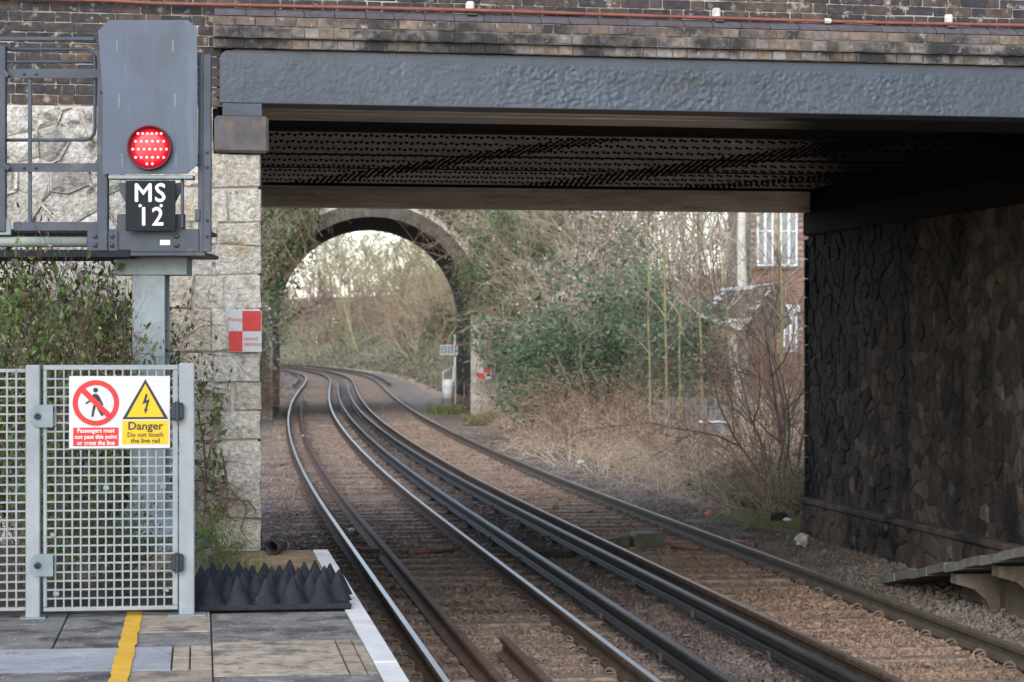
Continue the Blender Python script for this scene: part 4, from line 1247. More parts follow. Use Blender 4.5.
# post and foot
mb = MB()
xw = .108; zt = sp(0, 256, 0)[2]; z0 = .24
mb.cbox(-xw, xw, -.10, -.085, z0, zt, .004); mb.cbox(-xw, xw, .085, .10, z0, zt, .004); mb.cbox(-.09, -.075, -.086, .086, z0, zt, .003); mb.cbox(.075, .09, -.086, .086, z0, zt, .003)
mb.build('post', m_galv, sig)
sbox('cap_plate', 115, 187, 256, 275, -.115, .12, m_galv)
mb = MB()
mb.prism([(-.30, .22), (.30, .22), (.115, .52), (-.115, .52)], -.015, .015); mb.build('gusset', m_galv, sig)
mb = MB(); v = [(-.015, -.27, .22), (-.015, .27, .22), (-.015, .10, .5), (-.015, -.10, .5)]
mb.add(v + [(.015, b_, c_) for a_, b_, c_ in v], [(0, 1, 2, 3), (4, 5, 6, 7), (0, 1, 5, 4), (1, 2, 6, 5), (2, 3, 7, 6), (3, 0, 4, 7)]); mb.build('gusset', m_galv, sig)
mb = MB(); mb.lathe([(.31, .22), (.31, .30), (.26, .36), (.12, .44)], n=20); mb.build('foot_cover', m_galv, sig, True)
mb = MB(); mb.cbox(-.34, .34, -.30, .30, .17, .22, .008); mb.build('base_plate', m_galv, sig)
mb = MB(); mb.cbox(-.42, .42, -.38, .38, -.05, .165, .02); mb.build('plinth', m_conc, sig)
# access platform: beams and deck
D0, D1 = -.36, .30
sbox('front_beam', 87, 200, 229, 252, D0, D0 + .05, m_sigdark)
sbox('beam_flange', 87, 205, 252, 256, D0, D1, m_sigdark)
x0, _, z0 = sp(-130, 242, D0 + .05); x1, _, _ = sp(88, 242, D0 + .05)
mb = MB(); mb.tube([(x0, D0 + .04, z0), (x1, D0 + .04, z0)], .034, 12); mb.build('tube_beam', m_greenpipe, sig, True)
sbox('lower_beam', -130, 130, 249.5, 257.5, D0 - .01, D1, m_black)
sbox('deck', -130, 205, 229, 233, D0 + .06, D1, m_sigdark)
sbox('toe_board', 13, 99, 222, 231, D0 + .02, D0 + .03, m_sigdark)
sbox('corner_plate', -6, 11, 218, 235, D0 - .0, D0 + .012, m_greenpipe)
sbox('joint_plate', 87, 98, 231, 251, D0 - .012, D0 - .001, m_sigdark); sbox('joint_plate', 108, 118, 231, 251, D0 - .012, D0 - .001, m_sigdark)
bm_ = MB(); bm_.lathe([(.017, 0), (.017, -.008), (.013, -.016), (.0, -.018)], (0, 0, 0), 'y', 8); BOLT = bm_.mesh('bolt', m_sigdark, True)
def bolt_at(px, py, d, s=1.0): inst('bolt', BOLT, sig, sp(px, py, d), (0, 0, 0), (s, s, s))
for px in (95, 112, 177, 181):
    for py in (236, 245): bolt_at(px if px != 181 else 176, py, D0 - (.012 if px < 120 else 0), .95)
# back and side posts of the cage
sbox('cage_post', 97, 107.5, 50, 251, D0 - .02, D0 + .05, m_sigdark, .005)
sbox('cage_post', 203, 211, 54, 252, D0 - .01, D0 + .03, m_sigdark, .004); sbox('cage_post', 198, 203.5, 52, 252, D0 + .0, D0 + .06, m_sigdark, .004)
sbox('cage_post', -4, 5.5, 45, 232, D0 - .01, D0 + .04, m_sigdark, .005)
for py in (58, 160, 215): sbox('cage_clip', 194.5, 200, py - 6, py + 6, D0 - .012, D0 + .02, m_sigdark)
for py in (64, 71, 92): bolt_at(102, py, D0 - .022, .7)
for py in (152, 167, 220, 236): bolt_at(207, py, D0 - .012, .6)
# railings
def pts_(l, d): return [sp(a, b, d) for a, b in l]
MB().tube(pts_([(-140, 38.5), (60, 38.5), (92, 38.5), (97, 40), (101, 46), (104, 54)], D0 + .01), .0125, 8).build('hand_rail', m_sigdark, sig, True)
mb = MB(); mb.bar(sp(-140, 39, D0 - .0), sp(95, 39, D0 - .0), .016, .04); mb.build('rail_cap', m_sigdark, sig)
arc = [(-140, 49)] + [(86, 49), (91, 51), (94, 55), (95, 62), (95, 128), (94, 134), (91, 138), (86, 140), (-140, 140)]
MB().tube(pts_(arc, D0 + .05), .0115, 8).build('hoop_rail', m_sigdark, sig, True)
mb = MB(); mb.bar(sp(-140, 73.5, D0 + .03), sp(99, 73.5, D0 + .03), .058, .012); mb.build('knee_rail', m_sigdark, sig)
mb = MB(); mb.bar(sp(-140, 167.5, D0 + .03), sp(99, 167.5, D0 + .03), .056, .012); mb.build('knee_rail', m_sigdark, sig)
mb = MB(); mb.bar(sp(30, 78, D0 + .05), sp(30, 224, D0 + .05), .022, .022); mb.build('baluster', m_sigdark, sig)
mb = MB(); mb.bar(sp(-60, 40, D0 + .05), sp(-60, 224, D0 + .05), .022, .022); mb.build('baluster', m_sigdark, sig)
for px, py in ((24, 74), (36, 74), (24, 168), (36, 168), (8, 168)): bolt_at(px, py, D0 + .022, .55)
mb = MB(); mb.bar(sp(-2, 66, D0 - .012), sp(8, 76, D0 - .012), .03, .012); mb.bar(sp(-2, 160, D0 - .012), sp(9, 169, D0 - .012), .03, .012); mb.build('corner_brace', m_sigdark, sig)
# rear railings of the cage
MB().tube(pts_([(-140, 62), (196, 62)], D1), .011, 8).build('rear_rail', m_sigdark, sig, True)
# signal head
hd = D0 - .06
x0, _, z1 = sp(98, 20, hd); x1, _, z0 = sp(197, 174, hd); c = .07
poly = [(x0 + c, z1), (x1 - c * .8, z1), (x1, z1 - c * .8), (x1 + .004, z0 + c * .9), (x1 - c * .9, z0), (x0 + .03, z0), (x0 + .03, z0 + .5), (x0, z1 - c)]
mb = MB(); mb.prism(poly, hd, hd + .012); mb.build('backboard', m_sigpaint, sig)
xa_, xb2 = sp(118, 100, hd)[0], sp(182, 100, hd)[0]
mb = MB(); mb.cbox(xa_, xb2, hd + .012, hd + .26, z0 + .06, z1 - .14, .02); mb.build('lamp_housing', m_sigdark, sig)
cxl, _, czl = sp(150, 148, hd); RL = 22.5 * (GY + hd) / F
mb = MB()
mb.lathe([(RL, 0), (RL, -.035), (RL * .985, -.045), (RL * .93, -.045), (RL * .90, -.004)], (cxl, hd - .001, czl), 'y', 36); mb.build('lamp_hood', m_hood, sig, True)
mb = MB(); mb.lathe([(RL * .90, 0), (RL * .6, -.006), (0, -.010)], (cxl, hd - .004, czl), 'y', 32); lens = mb.build('lamp_lens', m_lens, sig, True)
mb = MB()
for (dy, n_) in ((-14.2, 6), (-6.4, 6), (1.4, 7), (9.6, 6), (16, 2)):
    for k in range(n_):
        dxp = (k - (n_ - 1) / 2) * (5.6 if n_ != 6 else (4.6 if dy < -10 else 5.6))
        x_, _, z_ = sp(150 + dxp, 148 + dy, hd)
        mb.lathe([(.0085, -.014), (.006, -.019), (0, -.02)], (x_, hd - .001, z_), 'y', 8)
o = mb.build('led_lamps', m_led, lens); o['kind'] = 'stuff'
for px, py in ((117, 41), (173, 41), (119, 95), (175, 95), (122, 155), (176, 155)): 
    x_, y_, z_ = sp(px, py, hd); mb = MB(); mb.lathe([(.007, 0), (.006, -.005), (0, -.006)], (0, 0, 0), 'y', 8); mb.build('screw', m_galv, sig, loc=(x_, y_, z_))
for px, py in ((117, 45), (173, 45), (119, 101), (175, 100), (122, 161), (176, 160)):
    sbox('slot', px - .4, px + .4, py - 5, py + 6, hd - .0015, hd - .0002, m_galv, .0003)
sbox('support_shelf', 108, 193, 175, 179, hd, hd + .10, m_galv)
x_, _, z_ = sp(150, 183, hd + .06); 
mb = MB(); mb.lathe([(.20, 0), (.20, .05)], (x_, hd + .05, z_), 'y', 20); mb.v = [(a_, b_, min(c_, z_)) for a_, b_, c_ in mb.v]; mb.build('cable_shroud', m_sigdark, sig)
sbox('shroud_web', 117, 185, 214, 230, hd + .06, hd + .09, m_sigdark); sbox('stay', 180.5, 183.5, 178, 228, hd + .03, hd + .06, m_sigdark)
npl = sbox('number_plate', 125.5, 175.5, 180.5, 231, hd - .012, hd - .004, m_black, .003)
pc = sp(150, 195, hd); text('MS', .165, (sp(150, 195, hd)[0], hd - .0125, sp(150, 193.8, hd)[2]), npl, m_whitepaint, sx=.98, name='plate_letters', spacing=1.1, fat=.003)
text('12', .165, (sp(151, 217.5, hd)[0], hd - .0125, sp(150, 217.5, hd)[2]), npl, m_whitepaint, sx=.95, name='plate_numbers', spacing=1.15, fat=.003)
mb = MB()
for px in (140.5, 161.5):
    x_, _, z_ = sp(px, 205.8, hd); mb.lathe([(.0105, -.0125), (.0105, -.014)], (x_, hd, z_), 'y', 10)
mb.build('plate_dots', m_whitepaint, npl)
sbox('label_plate', 160, 170, 240, 245, D0 - .004, D0 - .001, m_cabinet, .0005)

# ------------------------------------------------------------------ chequered clearance signs
def chequer(name, label, parent_loc, rz, wd, ht, writing):
    s_ = thing(name, label, 'sign', parent_loc, rz)
    mb = MB(); mb.cbox(0, wd, .0, .012, 0, ht, .002); mb.build('board', m_signwhite, s_)
    for (a, b, c, d) in ((.42 * wd, wd * .985, ht * .5, ht * .985), (wd * .01, .42 * wd, ht * .012, ht * .5)):
        mb = MB(); mb.box(a, b, -.0015, .001, c, d); mb.build('red_square', m_redfade, s_)
    if writing:
        text('Warning', .042, (.21 * wd, -.0012, ht * .78), s_, m_redfade, sx=.8)
        for i, q in enumerate(('Limited', 'clearance')): text(q, .042, (.46 * wd, -.0012, ht * (.32 - .13 * i)), s_, m_redfade, align='LEFT', sx=.8)
    return s_
vA, vB = bv(228), bv(261)
p = Vector((BO[0], BO[1], 0)) + Vector((math.cos(BR) * vA + math.sin(BR) * .075, math.sin(BR) * vA - math.cos(BR) * .075, bz(245, 352)))
chequer('clearance_sign', 'red and white chequered warning sign with small print on the pale corner stones', p, BR, vB - vA, bz(245, 310.5) - bz(245, 352), True)

# ------------------------------------------------------------------ stone arch bridge further on
AY = 74.0; ACX = wx(372, AY); AR = 99 * AY / F; AZ = wz(316, AY); ARZ = R(4.5)
arch = thing('arch_bridge', 'old stone and brick arch bridge further along the line, draped in ivy', 'bridge', (ACX, AY, 0), ARZ)
LEN = 9.2; NA = 48
angs = [math.pi * k / NA for k in range(NA + 1)]
mb = MB()
prof = [(AR, -.5)] + [(AR * math.cos(a), AZ + AR * math.sin(a)) for a in angs] + [(-AR, -.5)]
prof2 = [(AR + .5, -.5)] + [((AR + .5) * math.cos(a), AZ + (AR + .5) * math.sin(a)) for a in angs] + [(-AR - .5, -.5)]
n = len(prof)
v = [(x, y, z) for y in (0.02, LEN) for x, z in prof]
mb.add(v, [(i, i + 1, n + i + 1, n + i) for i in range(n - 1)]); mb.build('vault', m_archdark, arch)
# brick ring on the face, three rings deep
mb = MB()
for ring in range(2):
    ra0 = AR + .005 + ring * .235; ra1 = ra0 + .225
    nb_ = int(math.pi * (ra0 + .1) / .085)
    for k in range(nb_):
        a0 = math.pi * (k + .06) / nb_; a1 = math.pi * (k + .94) / nb_; pr = -.03 + rb.uniform(-.01, .01)
        v = [(r_ * math.cos(a), y_, AZ + r_ * math.sin(a)) for y_ in (pr, .1) for r_, a in ((ra0, a0), (ra1, a0), (ra1, a1), (ra0, a1))]
        mb.add(v, [(0, 1, 2, 3), (4, 5, 6, 7), (0, 1, 5, 4), (1, 2, 6, 5), (2, 3, 7, 6), (3, 0, 4, 7)])
o = mb.build('arch_ring_bricks', m_archring, arch); o['kind'] = 'stuff'
# face wall with the opening cut out (annulus pieces up to the parapet)
mb = MB()
TOP = 8.6; XW = 6.6; RO = AR + .02
out = []
for a in angs:
    x, z = RO * math.cos(a), AZ + RO * math.sin(a)
    s_ = min(XW / max(1e-6, abs(math.cos(a))), (TOP - AZ) / max(1e-6, math.sin(a)))
    out.append(((x, z), (s_ * math.cos(a), AZ + s_ * math.sin(a))))
v = []
for (i_, o_) in out: v += [(i_[0], .0, i_[1]), (o_[0], .0, o_[1]), (i_[0], LEN, i_[1]), (o_[0], LEN, o_[1])]
f = []
for k in range(NA):
    b_ = 4 * k; f += [(b_, b_ + 1, b_ + 5, b_ + 4), (b_ + 2, b_ + 6, b_ + 7, b_ + 3), (b_ + 1, b_ + 3, b_ + 7, b_ + 5)]
mb.add(v, f)
mb.box(-XW, -AR - .0, 0, LEN, -.6, AZ); mb.box(AR + .0, XW, 0, LEN, -.6, AZ); mb.box(-XW, XW, .002, .4, TOP - .01, TOP + .9); mb.box(-XW, -2, .001, LEN, AZ + AR * .8, TOP); mb.box(2.9, XW, .001, LEN, AZ + AR * .8, TOP)
mb.build('face_wall', m_mortar, arch)
# stones on the face
fA = lambda a, b, c: (a, -c, b)
cells = []
zz = -.25; i = 0
while zz < AZ - .5:
    h = .31; x = AR
    while x < AR + .78:
        l = (.40, .26, .34)[(i + int(x * 10)) % 3]; e = min(AR + .8, x + l)
        cells.append([(x, zz), (e, zz), (e, zz + h), (x, zz + h)]); x = e
    zz += h; i += 1
lay_stones(cells, .008, .03, ra, fA, m_archstone, arch, bevel=.02)
cells = [c for c in voronoi(-XW, XW, AZ - .5, TOP + .9, .40, .27, 55) + voronoi(AR + .8, XW, -.3, AZ - .5, .4, .27, 56) + voronoi(-XW, -AR, -.3, AZ - .5, .4, .27, 57)
         if all(math.hypot(p[0], max(0, p[1] - AZ)) > AR + .72 for p in c)]
lay_stones(cells, .012, .03, ra, fA, m_archstone, arch, name='face_stone', limit=0, bevel=.03)
px0 = 478
p = (wx(478, AY - .25), AY - .40, wz(379, AY - .25))
chequer('clearance_sign', 'small red and white chequered sign on the pier of the far arch', p, ARZ, 13 * AY / F, 12 * AY / F, False)

# solar panel and cabinet beyond the arch
SYY = 80.0
sol = thing('solar_panel_mast', 'white solar panel tilted on a thin mast beyond the arch', 'solar panel', (wx(455, SYY), SYY, -.2))
zr = lambda py: wz(py, SYY) + .2
MB().tube([(0, 0, 0), (0, 0, zr(335))], .04, 8).build('mast', m_cabinet, sol)
mb = MB(); w2, h2 = 18 * SYY / F, 10.5 * SYY / F
mb.cbox(-w2 + .12, .10, -.03, .03, -h2 / 2, h2 / 2, .01); o = mb.build('panel', m_cabinet, sol, loc=(0, -.12, zr(350))); o.rotation_euler = (R(-18), 0, 0)
for i in range(5):
    mb = MB(); mb.box(-w2 + .14 + i * .12, -w2 + .245 + i * .12, -.034, -.03, -h2 * .42, h2 * .42); mb.build('cell', m_galv, o)
cab = thing('equipment_cabinet', 'white rounded trackside cabinet with blue scrawl below the solar panel', 'cabinet', (wx(448, SYY), SYY - .2, -.2))
wc = 6 * SYY / F
mb = MB(); hz = zr(379)
mb.lathe([(wc, zr(398)), (wc, hz - .12), (wc * .8, hz - .03), (wc * .3, hz)], n=14); mb.build('body', m_cabinet, cab, True)
mb = MB(); mb.lathe([(wc * 1.0, 0), (wc * 1.0, zr(398) - .01)], n=14); mb.build('pedestal', m_fencegrey, cab)
MB().tube([(-wc * .8, 0, hz - .1), (-wc * .8, 0, hz + .25), (wc * .9, 0, zr(366)), (wc * .9, 0, hz - .1)], .03, 6).build('guard_hoop', m_cabinet, cab)
mb = MB()
for k in range(6):
    a = -math.pi / 2 + (k - 2.5) * .28
    mb.tube([((wc + .006) * math.cos(a), (wc + .006) * math.sin(a), hz - .28 + .06 * math.sin(k * 2.1)), ((wc + .006) * math.cos(a + .25), (wc + .006) * math.sin(a + .25), hz - .33 + .05 * math.cos(k * 1.7))], .014, 4)
mb.build('scrawl', m_graffiti, cab)

# ------------------------------------------------------------------ house on the right
HY = 57.0
hx0 = wx(751, HY); HG = ground_z(hx0 + 1, HY) - .3
house = thing('brick_house', 'red brick house with narrow white windows behind the thicket', 'house', (hx0, HY, HG), R(0))
hw, hh, hl = 7.5, 7.6, 6.0
mb = MB(); mb.box(0, hw, .02, hl, 0, hh); mb.build('wall', m_brickmortar, house)
mb = MB(); hole = []
def hpx(px, py): return wx(px, HY) - hx0, wz(py, HY) - HG
wins = [(757, 773.5, 190, 266), (780, 797.5, 190, 266), (783, 797, 312, 352), (830, 850, 190, 266)]
for (a, b, c, d) in wins:
    x0, z1 = hpx(a, c); x1, z0 = hpx(b, d); hole.append((x0, x1, z0, z1))
z = 0; k = 0
while z < hh - .08:
    x = -.005 - (.11 if k % 2 else 0)
    while x < 4.2:
        l = .225; a, b = max(x, 0) + .004, x + l - .006
        if b - a > .03 and not any(a < h[1] and b > h[0] and z + .07 > h[2] and z < h[3] for h in hole):
            mb.box(a, b, rb.uniform(-.003, .003), .03, z + .004, z + .069)
        x += l
    z += .075; k += 1
o = mb.build('bricks', m_housebrick, house); o['kind'] = 'stuff'
for (x0, x1, z0, z1) in hole:
    mb = MB(); t_ = .05
    mb.box(x0, x0 + t_, -.025, .035, z0, z1); mb.box(x1 - t_, x1, -.025, .035, z0, z1); mb.box(x0 + t_, x1 - t_, -.025, .035, z0, z0 + t_); mb.box(x0 + t_, x1 - t_, -.025, .035, z1 - t_, z1)
    xm_ = (x0 + x1) / 2; mb.box(xm_ - .035, xm_ + .035, -.02, .03, z0 + t_, z1 - t_)
    wf = mb.build('window', m_cabinet, house)
    for a, b in ((x0 + t_, xm_ - .035), (xm_ + .035, x1 - t_)):
        m2 = MB(); m2.box(a, b, .004, .012, z0 + t_, z1 - t_); m2.build('pane', m_glass, wf)
        m2 = MB(); m2.box(a, b, -.006, .002, z0 + (z1 - z0) * .45, z0 + (z1 - z0) * .45 + .04); m2.build('glazing_bar', m_cabinet, wf)
    m2 = MB(); m2.cbox(x0 - .06, x1 + .06, -.08, .03, z0 - .09, z0 - .003, .01); m2.build('sill', m_pad, wf)
mb = MB(); x0, x1, z0, z1 = hole[2]; mb.cbox(x0 - .08, x1 + .08, -.02, .03, z1 + .003, z1 + .19, .01); mb.build('lintel', m_cabinet, house)
mb = MB(); v = [(-.3, -.3, hh), (hw + .3, -.3, hh), (hw + .3, hl + .3, hh), (-.3, hl + .3, hh), (-.3, hl / 2, hh + 2.6), (hw + .3, hl / 2, hh + 2.6)]
mb.add(v, [(0, 1, 5, 4), (2, 3, 4, 5), (0, 4, 3), (1, 2, 5), (0, 3, 2, 1)]); mb.build('roof', m_slate, house)
# tumbledown slate canopy in front of the house
CY = 50.5
can = thing('shed_canopy', 'tumbledown grey slate shed roof on a leaning pale post before the house', 'shed', (wx(735, CY), CY, ground_z(wx(735, CY), CY) - .1))
cg = can.location.z
def cpt(px, py, dy): return wx(px, CY + dy) - can.location.x, dy, wz(py, CY + dy) - cg
A_, B_, C_, D_ = cpt(699, 318, 0), cpt(742, 333, -.4), cpt(776, 283, .9), cpt(722, 288, 1.6)
mb = MB(); rows = 7
A_, B_, C_, D_ = map(Vector, (A_, B_, C_, D_))
nrm = (B_ - A_).cross(D_ - A_).normalized()
if nrm.z < 0: nrm = -nrm
for r_ in range(rows):
    for c_ in range(9):
        t0, t1 = r_ / rows, (r_ + 1.15) / rows
        u0, u1 = (c_ + .04 + .5 * (r_ % 2)) / 9.5, (c_ + .96 + .5 * (r_ % 2)) / 9.5
        if rb.random() < .06: continue
        P_ = lambda u_, t_: A_.lerp(B_, u_).lerp(D_.lerp(C_, u_), t_)
        lift = .02 + rb.uniform(0, .015)
        q = [P_(u0, t0) + nrm * (lift + .015), P_(u1, t0) + nrm * (lift + .015), P_(u1, min(1, t1)) + nrm * .004, P_(u0, min(1, t1)) + nrm * .004]
        m2 = MB(); m2.add(q + [p_ - nrm * .012 for p_ in q], [(0, 1, 2, 3), (4, 5, 6, 7), (0, 1, 5, 4), (1, 2, 6, 5), (2, 3, 7, 6), (3, 0, 4, 7)]); m2.build('slate', m_slate, can)
q = [A_, B_, C_, D_]; mb = MB(); mb.add(q + [p_ - nrm * .05 for p_ in q], [(0, 1, 2, 3), (4, 5, 6, 7), (0, 1, 5, 4), (1, 2, 6, 5), (2, 3, 7, 6), (3, 0, 4, 7)]); mb.build('roof_boards', m_timber, can)
E_ = Vector(cpt(792, 322, 1.6))
q = [C_ + Vector((.03, 0, 0)), B_ + Vector((.03, 0, -.02)), Vector(cpt(772, 336, .6)), E_]
mb = MB(); mb.add(q + [p_ + Vector((.0, .05, -.04)) for p_ in q], [(0, 1, 2, 3), (4, 5, 6, 7), (0, 1, 5, 4), (1, 2, 6, 5), (2, 3, 7, 6), (3, 0, 4, 7)]); mb.build('roof_end', m_timber, can)
pts = [(cpt(727, 321, -.1)), (cpt(732, 335, -.15)), (cpt(734, 360, -.15)), (cpt(737, 385, -.15)), (cpt(737, 420, -.15))]
MB().tube(pts, [.09, .10, .10, .11, .11], 8).build('leaning_post', m_palebark, can, True)
for pp in (((705, 320, .4), (706, 410, .4)), ((768, 300, 1.2), (768, 405, 1.2))): MB().tube([cpt(*pp[0]), cpt(*pp[1])], .05, 6).build('post', m_timber, can)
# grey paling fence behind the saplings
gf = thing('garden_fence', 'low grey paling fence in front of the brick house', 'fence', (wx(640, 49), 49.0, ground_z(wx(680, 49), 49) - .1))
pm = MB(); pm.cbox(-.03, .03, -.01, .01, 0, .85, .004); pm.v = [(x, y, z + (.05 - abs(x) if z > .8 else 0)) for x, y, z in pm.v]; PMe = pm.mesh('pale', m_fencegrey)
for k in range(0, 24): inst('pale', PMe, gf, (k * .105, rb.uniform(-.01, .01), rb.uniform(-.03, .03)), (0, rb.uniform(-.03, .03), 0))
for zz in (.25, .65):
    mb = MB(); mb.box(-.1, 2.5, .011, .045, zz, zz + .07); mb.build('rail', m_fencegrey, gf)
wb_ = thing('water_tank', 'pale blue box standing by the leaning post', 'box', (wx(714, 47), 47.0, ground_z(wx(714, 47), 47)))
mb = MB(); mb.cbox(-.32, .25, -.2, .2, 0, .32, .03); mb.build('tub', m_galv, wb_); mb = MB(); mb.cbox(-.35, .28, -.23, .23, .324, .36, .01); mb.build('lid', m_cabinet, wb_)

# ------------------------------------------------------------------ small things on the track
def at_ground(px, py, z=GL): Y = (EYE - z) * F / (py - 341); return wx(px, Y), Y, z
x, y, z = at_ground(645, 543, -.12)
bx_ = thing('trackside_box', 'mossy green box between the rails of the right track', 'box', (x, y, z - .03), R(8))
mb = MB(); mb.prism([(-.18, 0), (.20, 0), (.20, .13), (.14, .17), (-.14, .17), (-.18, .13)], -.22, .22); mb.build('cover', m_boxgreen, bx_)
mb = MB(); mb.cbox(-.24, .24, -.26, .26, -.09, -.003, .01); mb.build('base', m_sleeper, bx_)
mb = MB(); mb.cbox(-.36, -.20, -.06, .12, -.02, .12, .02); mb.build('cable_entry', m_boxgreen, bx_)
def rod(name, p0, p1, r, mt, label, cat):
    a = Vector(p0); b = Vector(p1); mb = MB(); mb.tube([a, a.lerp(b, .5), b], r, 8); o = mb.build(name, mt, None, True); tag(o, label, cat); return o
a = at_ground(408, 552, -.10); b = at_ground(452, 549, -.10); rod('cable_pipe', a, b, .035, m_redpipe, 'dull red pipe crossing the left track between guard rail and right rail', 'pipe')
a = at_ground(352, 549, -.10); b = at_ground(378, 551, -.10); rod('cable_pipe', a, b, .03, m_redpipe, 'short dull red pipe end between left polished rail and guard rail', 'pipe')
a = at_ground(672, 546, -.11); b = at_ground(700, 548, -.11); rod('cable_pipe', a, b, .035, m_redpipe, 'short red pipe beside the mossy green box', 'pipe')
a = at_ground(733, 542, -.13); b = at_ground(755, 545, -.13); rod('cable_pipe', a, b, .045, m_redpipe, 'red brown pipe stub in the cess by the right rail', 'pipe')
x, y, z = at_ground(554, 556, -.16)
o = thing('steel_channel', 'dark steel channel lying across the gap between conductor rails', 'channel', (x, y, z), R(-4))
mb = MB(); mb.cbox(-.27, .27, -.10, .10, .0, .025, .004); mb.build('web', m_cond, o); mb = MB(); mb.cbox(-.27, .27, -.112, -.101, -.03, .07, .003); mb.build('flange', m_cond, o)
x, y, z = at_ground(279, 547, -.05)
o = thing('drain_pipe', 'open black pipe end on the platform end beside the corner stones', 'pipe', (-1.72, 15.75, ZP), R(165))
mb = MB(); mb.lathe([(.045, -.2), (.055, .0), (.043, 0), (.043, -.18)], (0, 0, .055), 'y', 14); mb.build('pipe', m_blackpipe, o, True)
def crumple(name, px, py, s, mt, label, cat, seed, z=GL + .03, flat_=.5):
    r = random.Random(seed); x, y, zz = at_ground(px, py, z)
    import itertools
    mb = MB(); vs = []; n = 7
    for j in range(5):
        for i in range(n):
            a = 2 * math.pi * i / n; ph = math.pi * (j + .5) / 5
            rad = s * r.uniform(.65, 1.2)
            vs.append((rad * math.sin(ph) * math.cos(a), rad * math.sin(ph) * math.sin(a), (rad * math.cos(ph)) * flat_ + s * flat_))
    fs = [(j * n + i, j * n + (i + 1) % n, (j + 1) * n + (i + 1) % n, (j + 1) * n + i) for j in range(4) for i in range(n)] + [tuple(range(n)), tuple(range(4 * n, 5 * n))]
    mb.add(vs, fs); o = mb.build(name, mt, None); o.location = (x, y, zz - s * .25); tag(o, label, cat); return o
crumple('litter', 352, 531, .055, m_plastic, 'crumpled white litter between left rail and guard rail, the middle piece', 'litter', 1)
crumple('litter', 379, 555, .06, m_plastic, 'clear plastic litter against the guard rail near the red pipe', 'litter', 2)
crumple('litter', 305, 437, .09, m_plastic, 'small white litter far along the left track', 'litter', 3)
crumple('litter', 328, 481, .06, m_plastic, 'small white scrap inside the left rail, further from the platform', 'litter', 4)
crumple('litter', 314, 537, .05, m_blueplastic, 'blue plastic scrap lying left of the left rail', 'litter', 5, flat_=.25)
crumple('litter', 270, 512, .05, m_blueplastic, 'small blue scrap beside the corner of the abutment', 'litter', 6, flat_=.3)
crumple('litter', 367, 583, .05, m_plastic, 'white litter left of the left rail beside the platform edge', 'litter', 7)
crumple('litter', 551, 518, .05, m_plastic, 'tiny white scrap on the dark ballast between conductor rails', 'litter', 8)
crumple('litter', 686, 635, .04, m_slabtan, 'pale leaf scrap on the ballast between the two tracks', 'litter', 9, flat_=.2)
crumple('litter', 581, 463, .09, m_plastic, 'white scrap at the foot of the dry bank', 'litter', 10, z=-.1)
crumple('litter', 709, 517, .07, m_pink, 'pink ball of litter at the edge of the bank', 'litter', 11, z=-.12, flat_=.9)
crumple('plastic_sheet', 802, 545, .10, m_bracket, 'crumpled pale plastic sheet at the foot of the blackened wall', 'litter', 12, z=-.12, flat_=.9)
crumple('litter', 463, 630, .032, m_galv, 'silver scrap lying on the rusty guard rail', 'litter', 13, z=.02, flat_=.3)
crumple('litter', 787, 521, .06, m_plastic, 'white cup lying beside the black tube near the wall', 'litter', 14, z=.0)
x, y, z = at_ground(772, 520, .0)
o = thing('black_tube', 'short black tube lying under dry stems near the blackened wall', 'tube', (x, y, z), R(70)); mb = MB(); mb.lathe([(.07, -.2), (.08, 0), (.06, 0), (.06, -.18)], (0, 0, .05), 'y', 12); mb.build('tube', m_blackpipe, o, True)

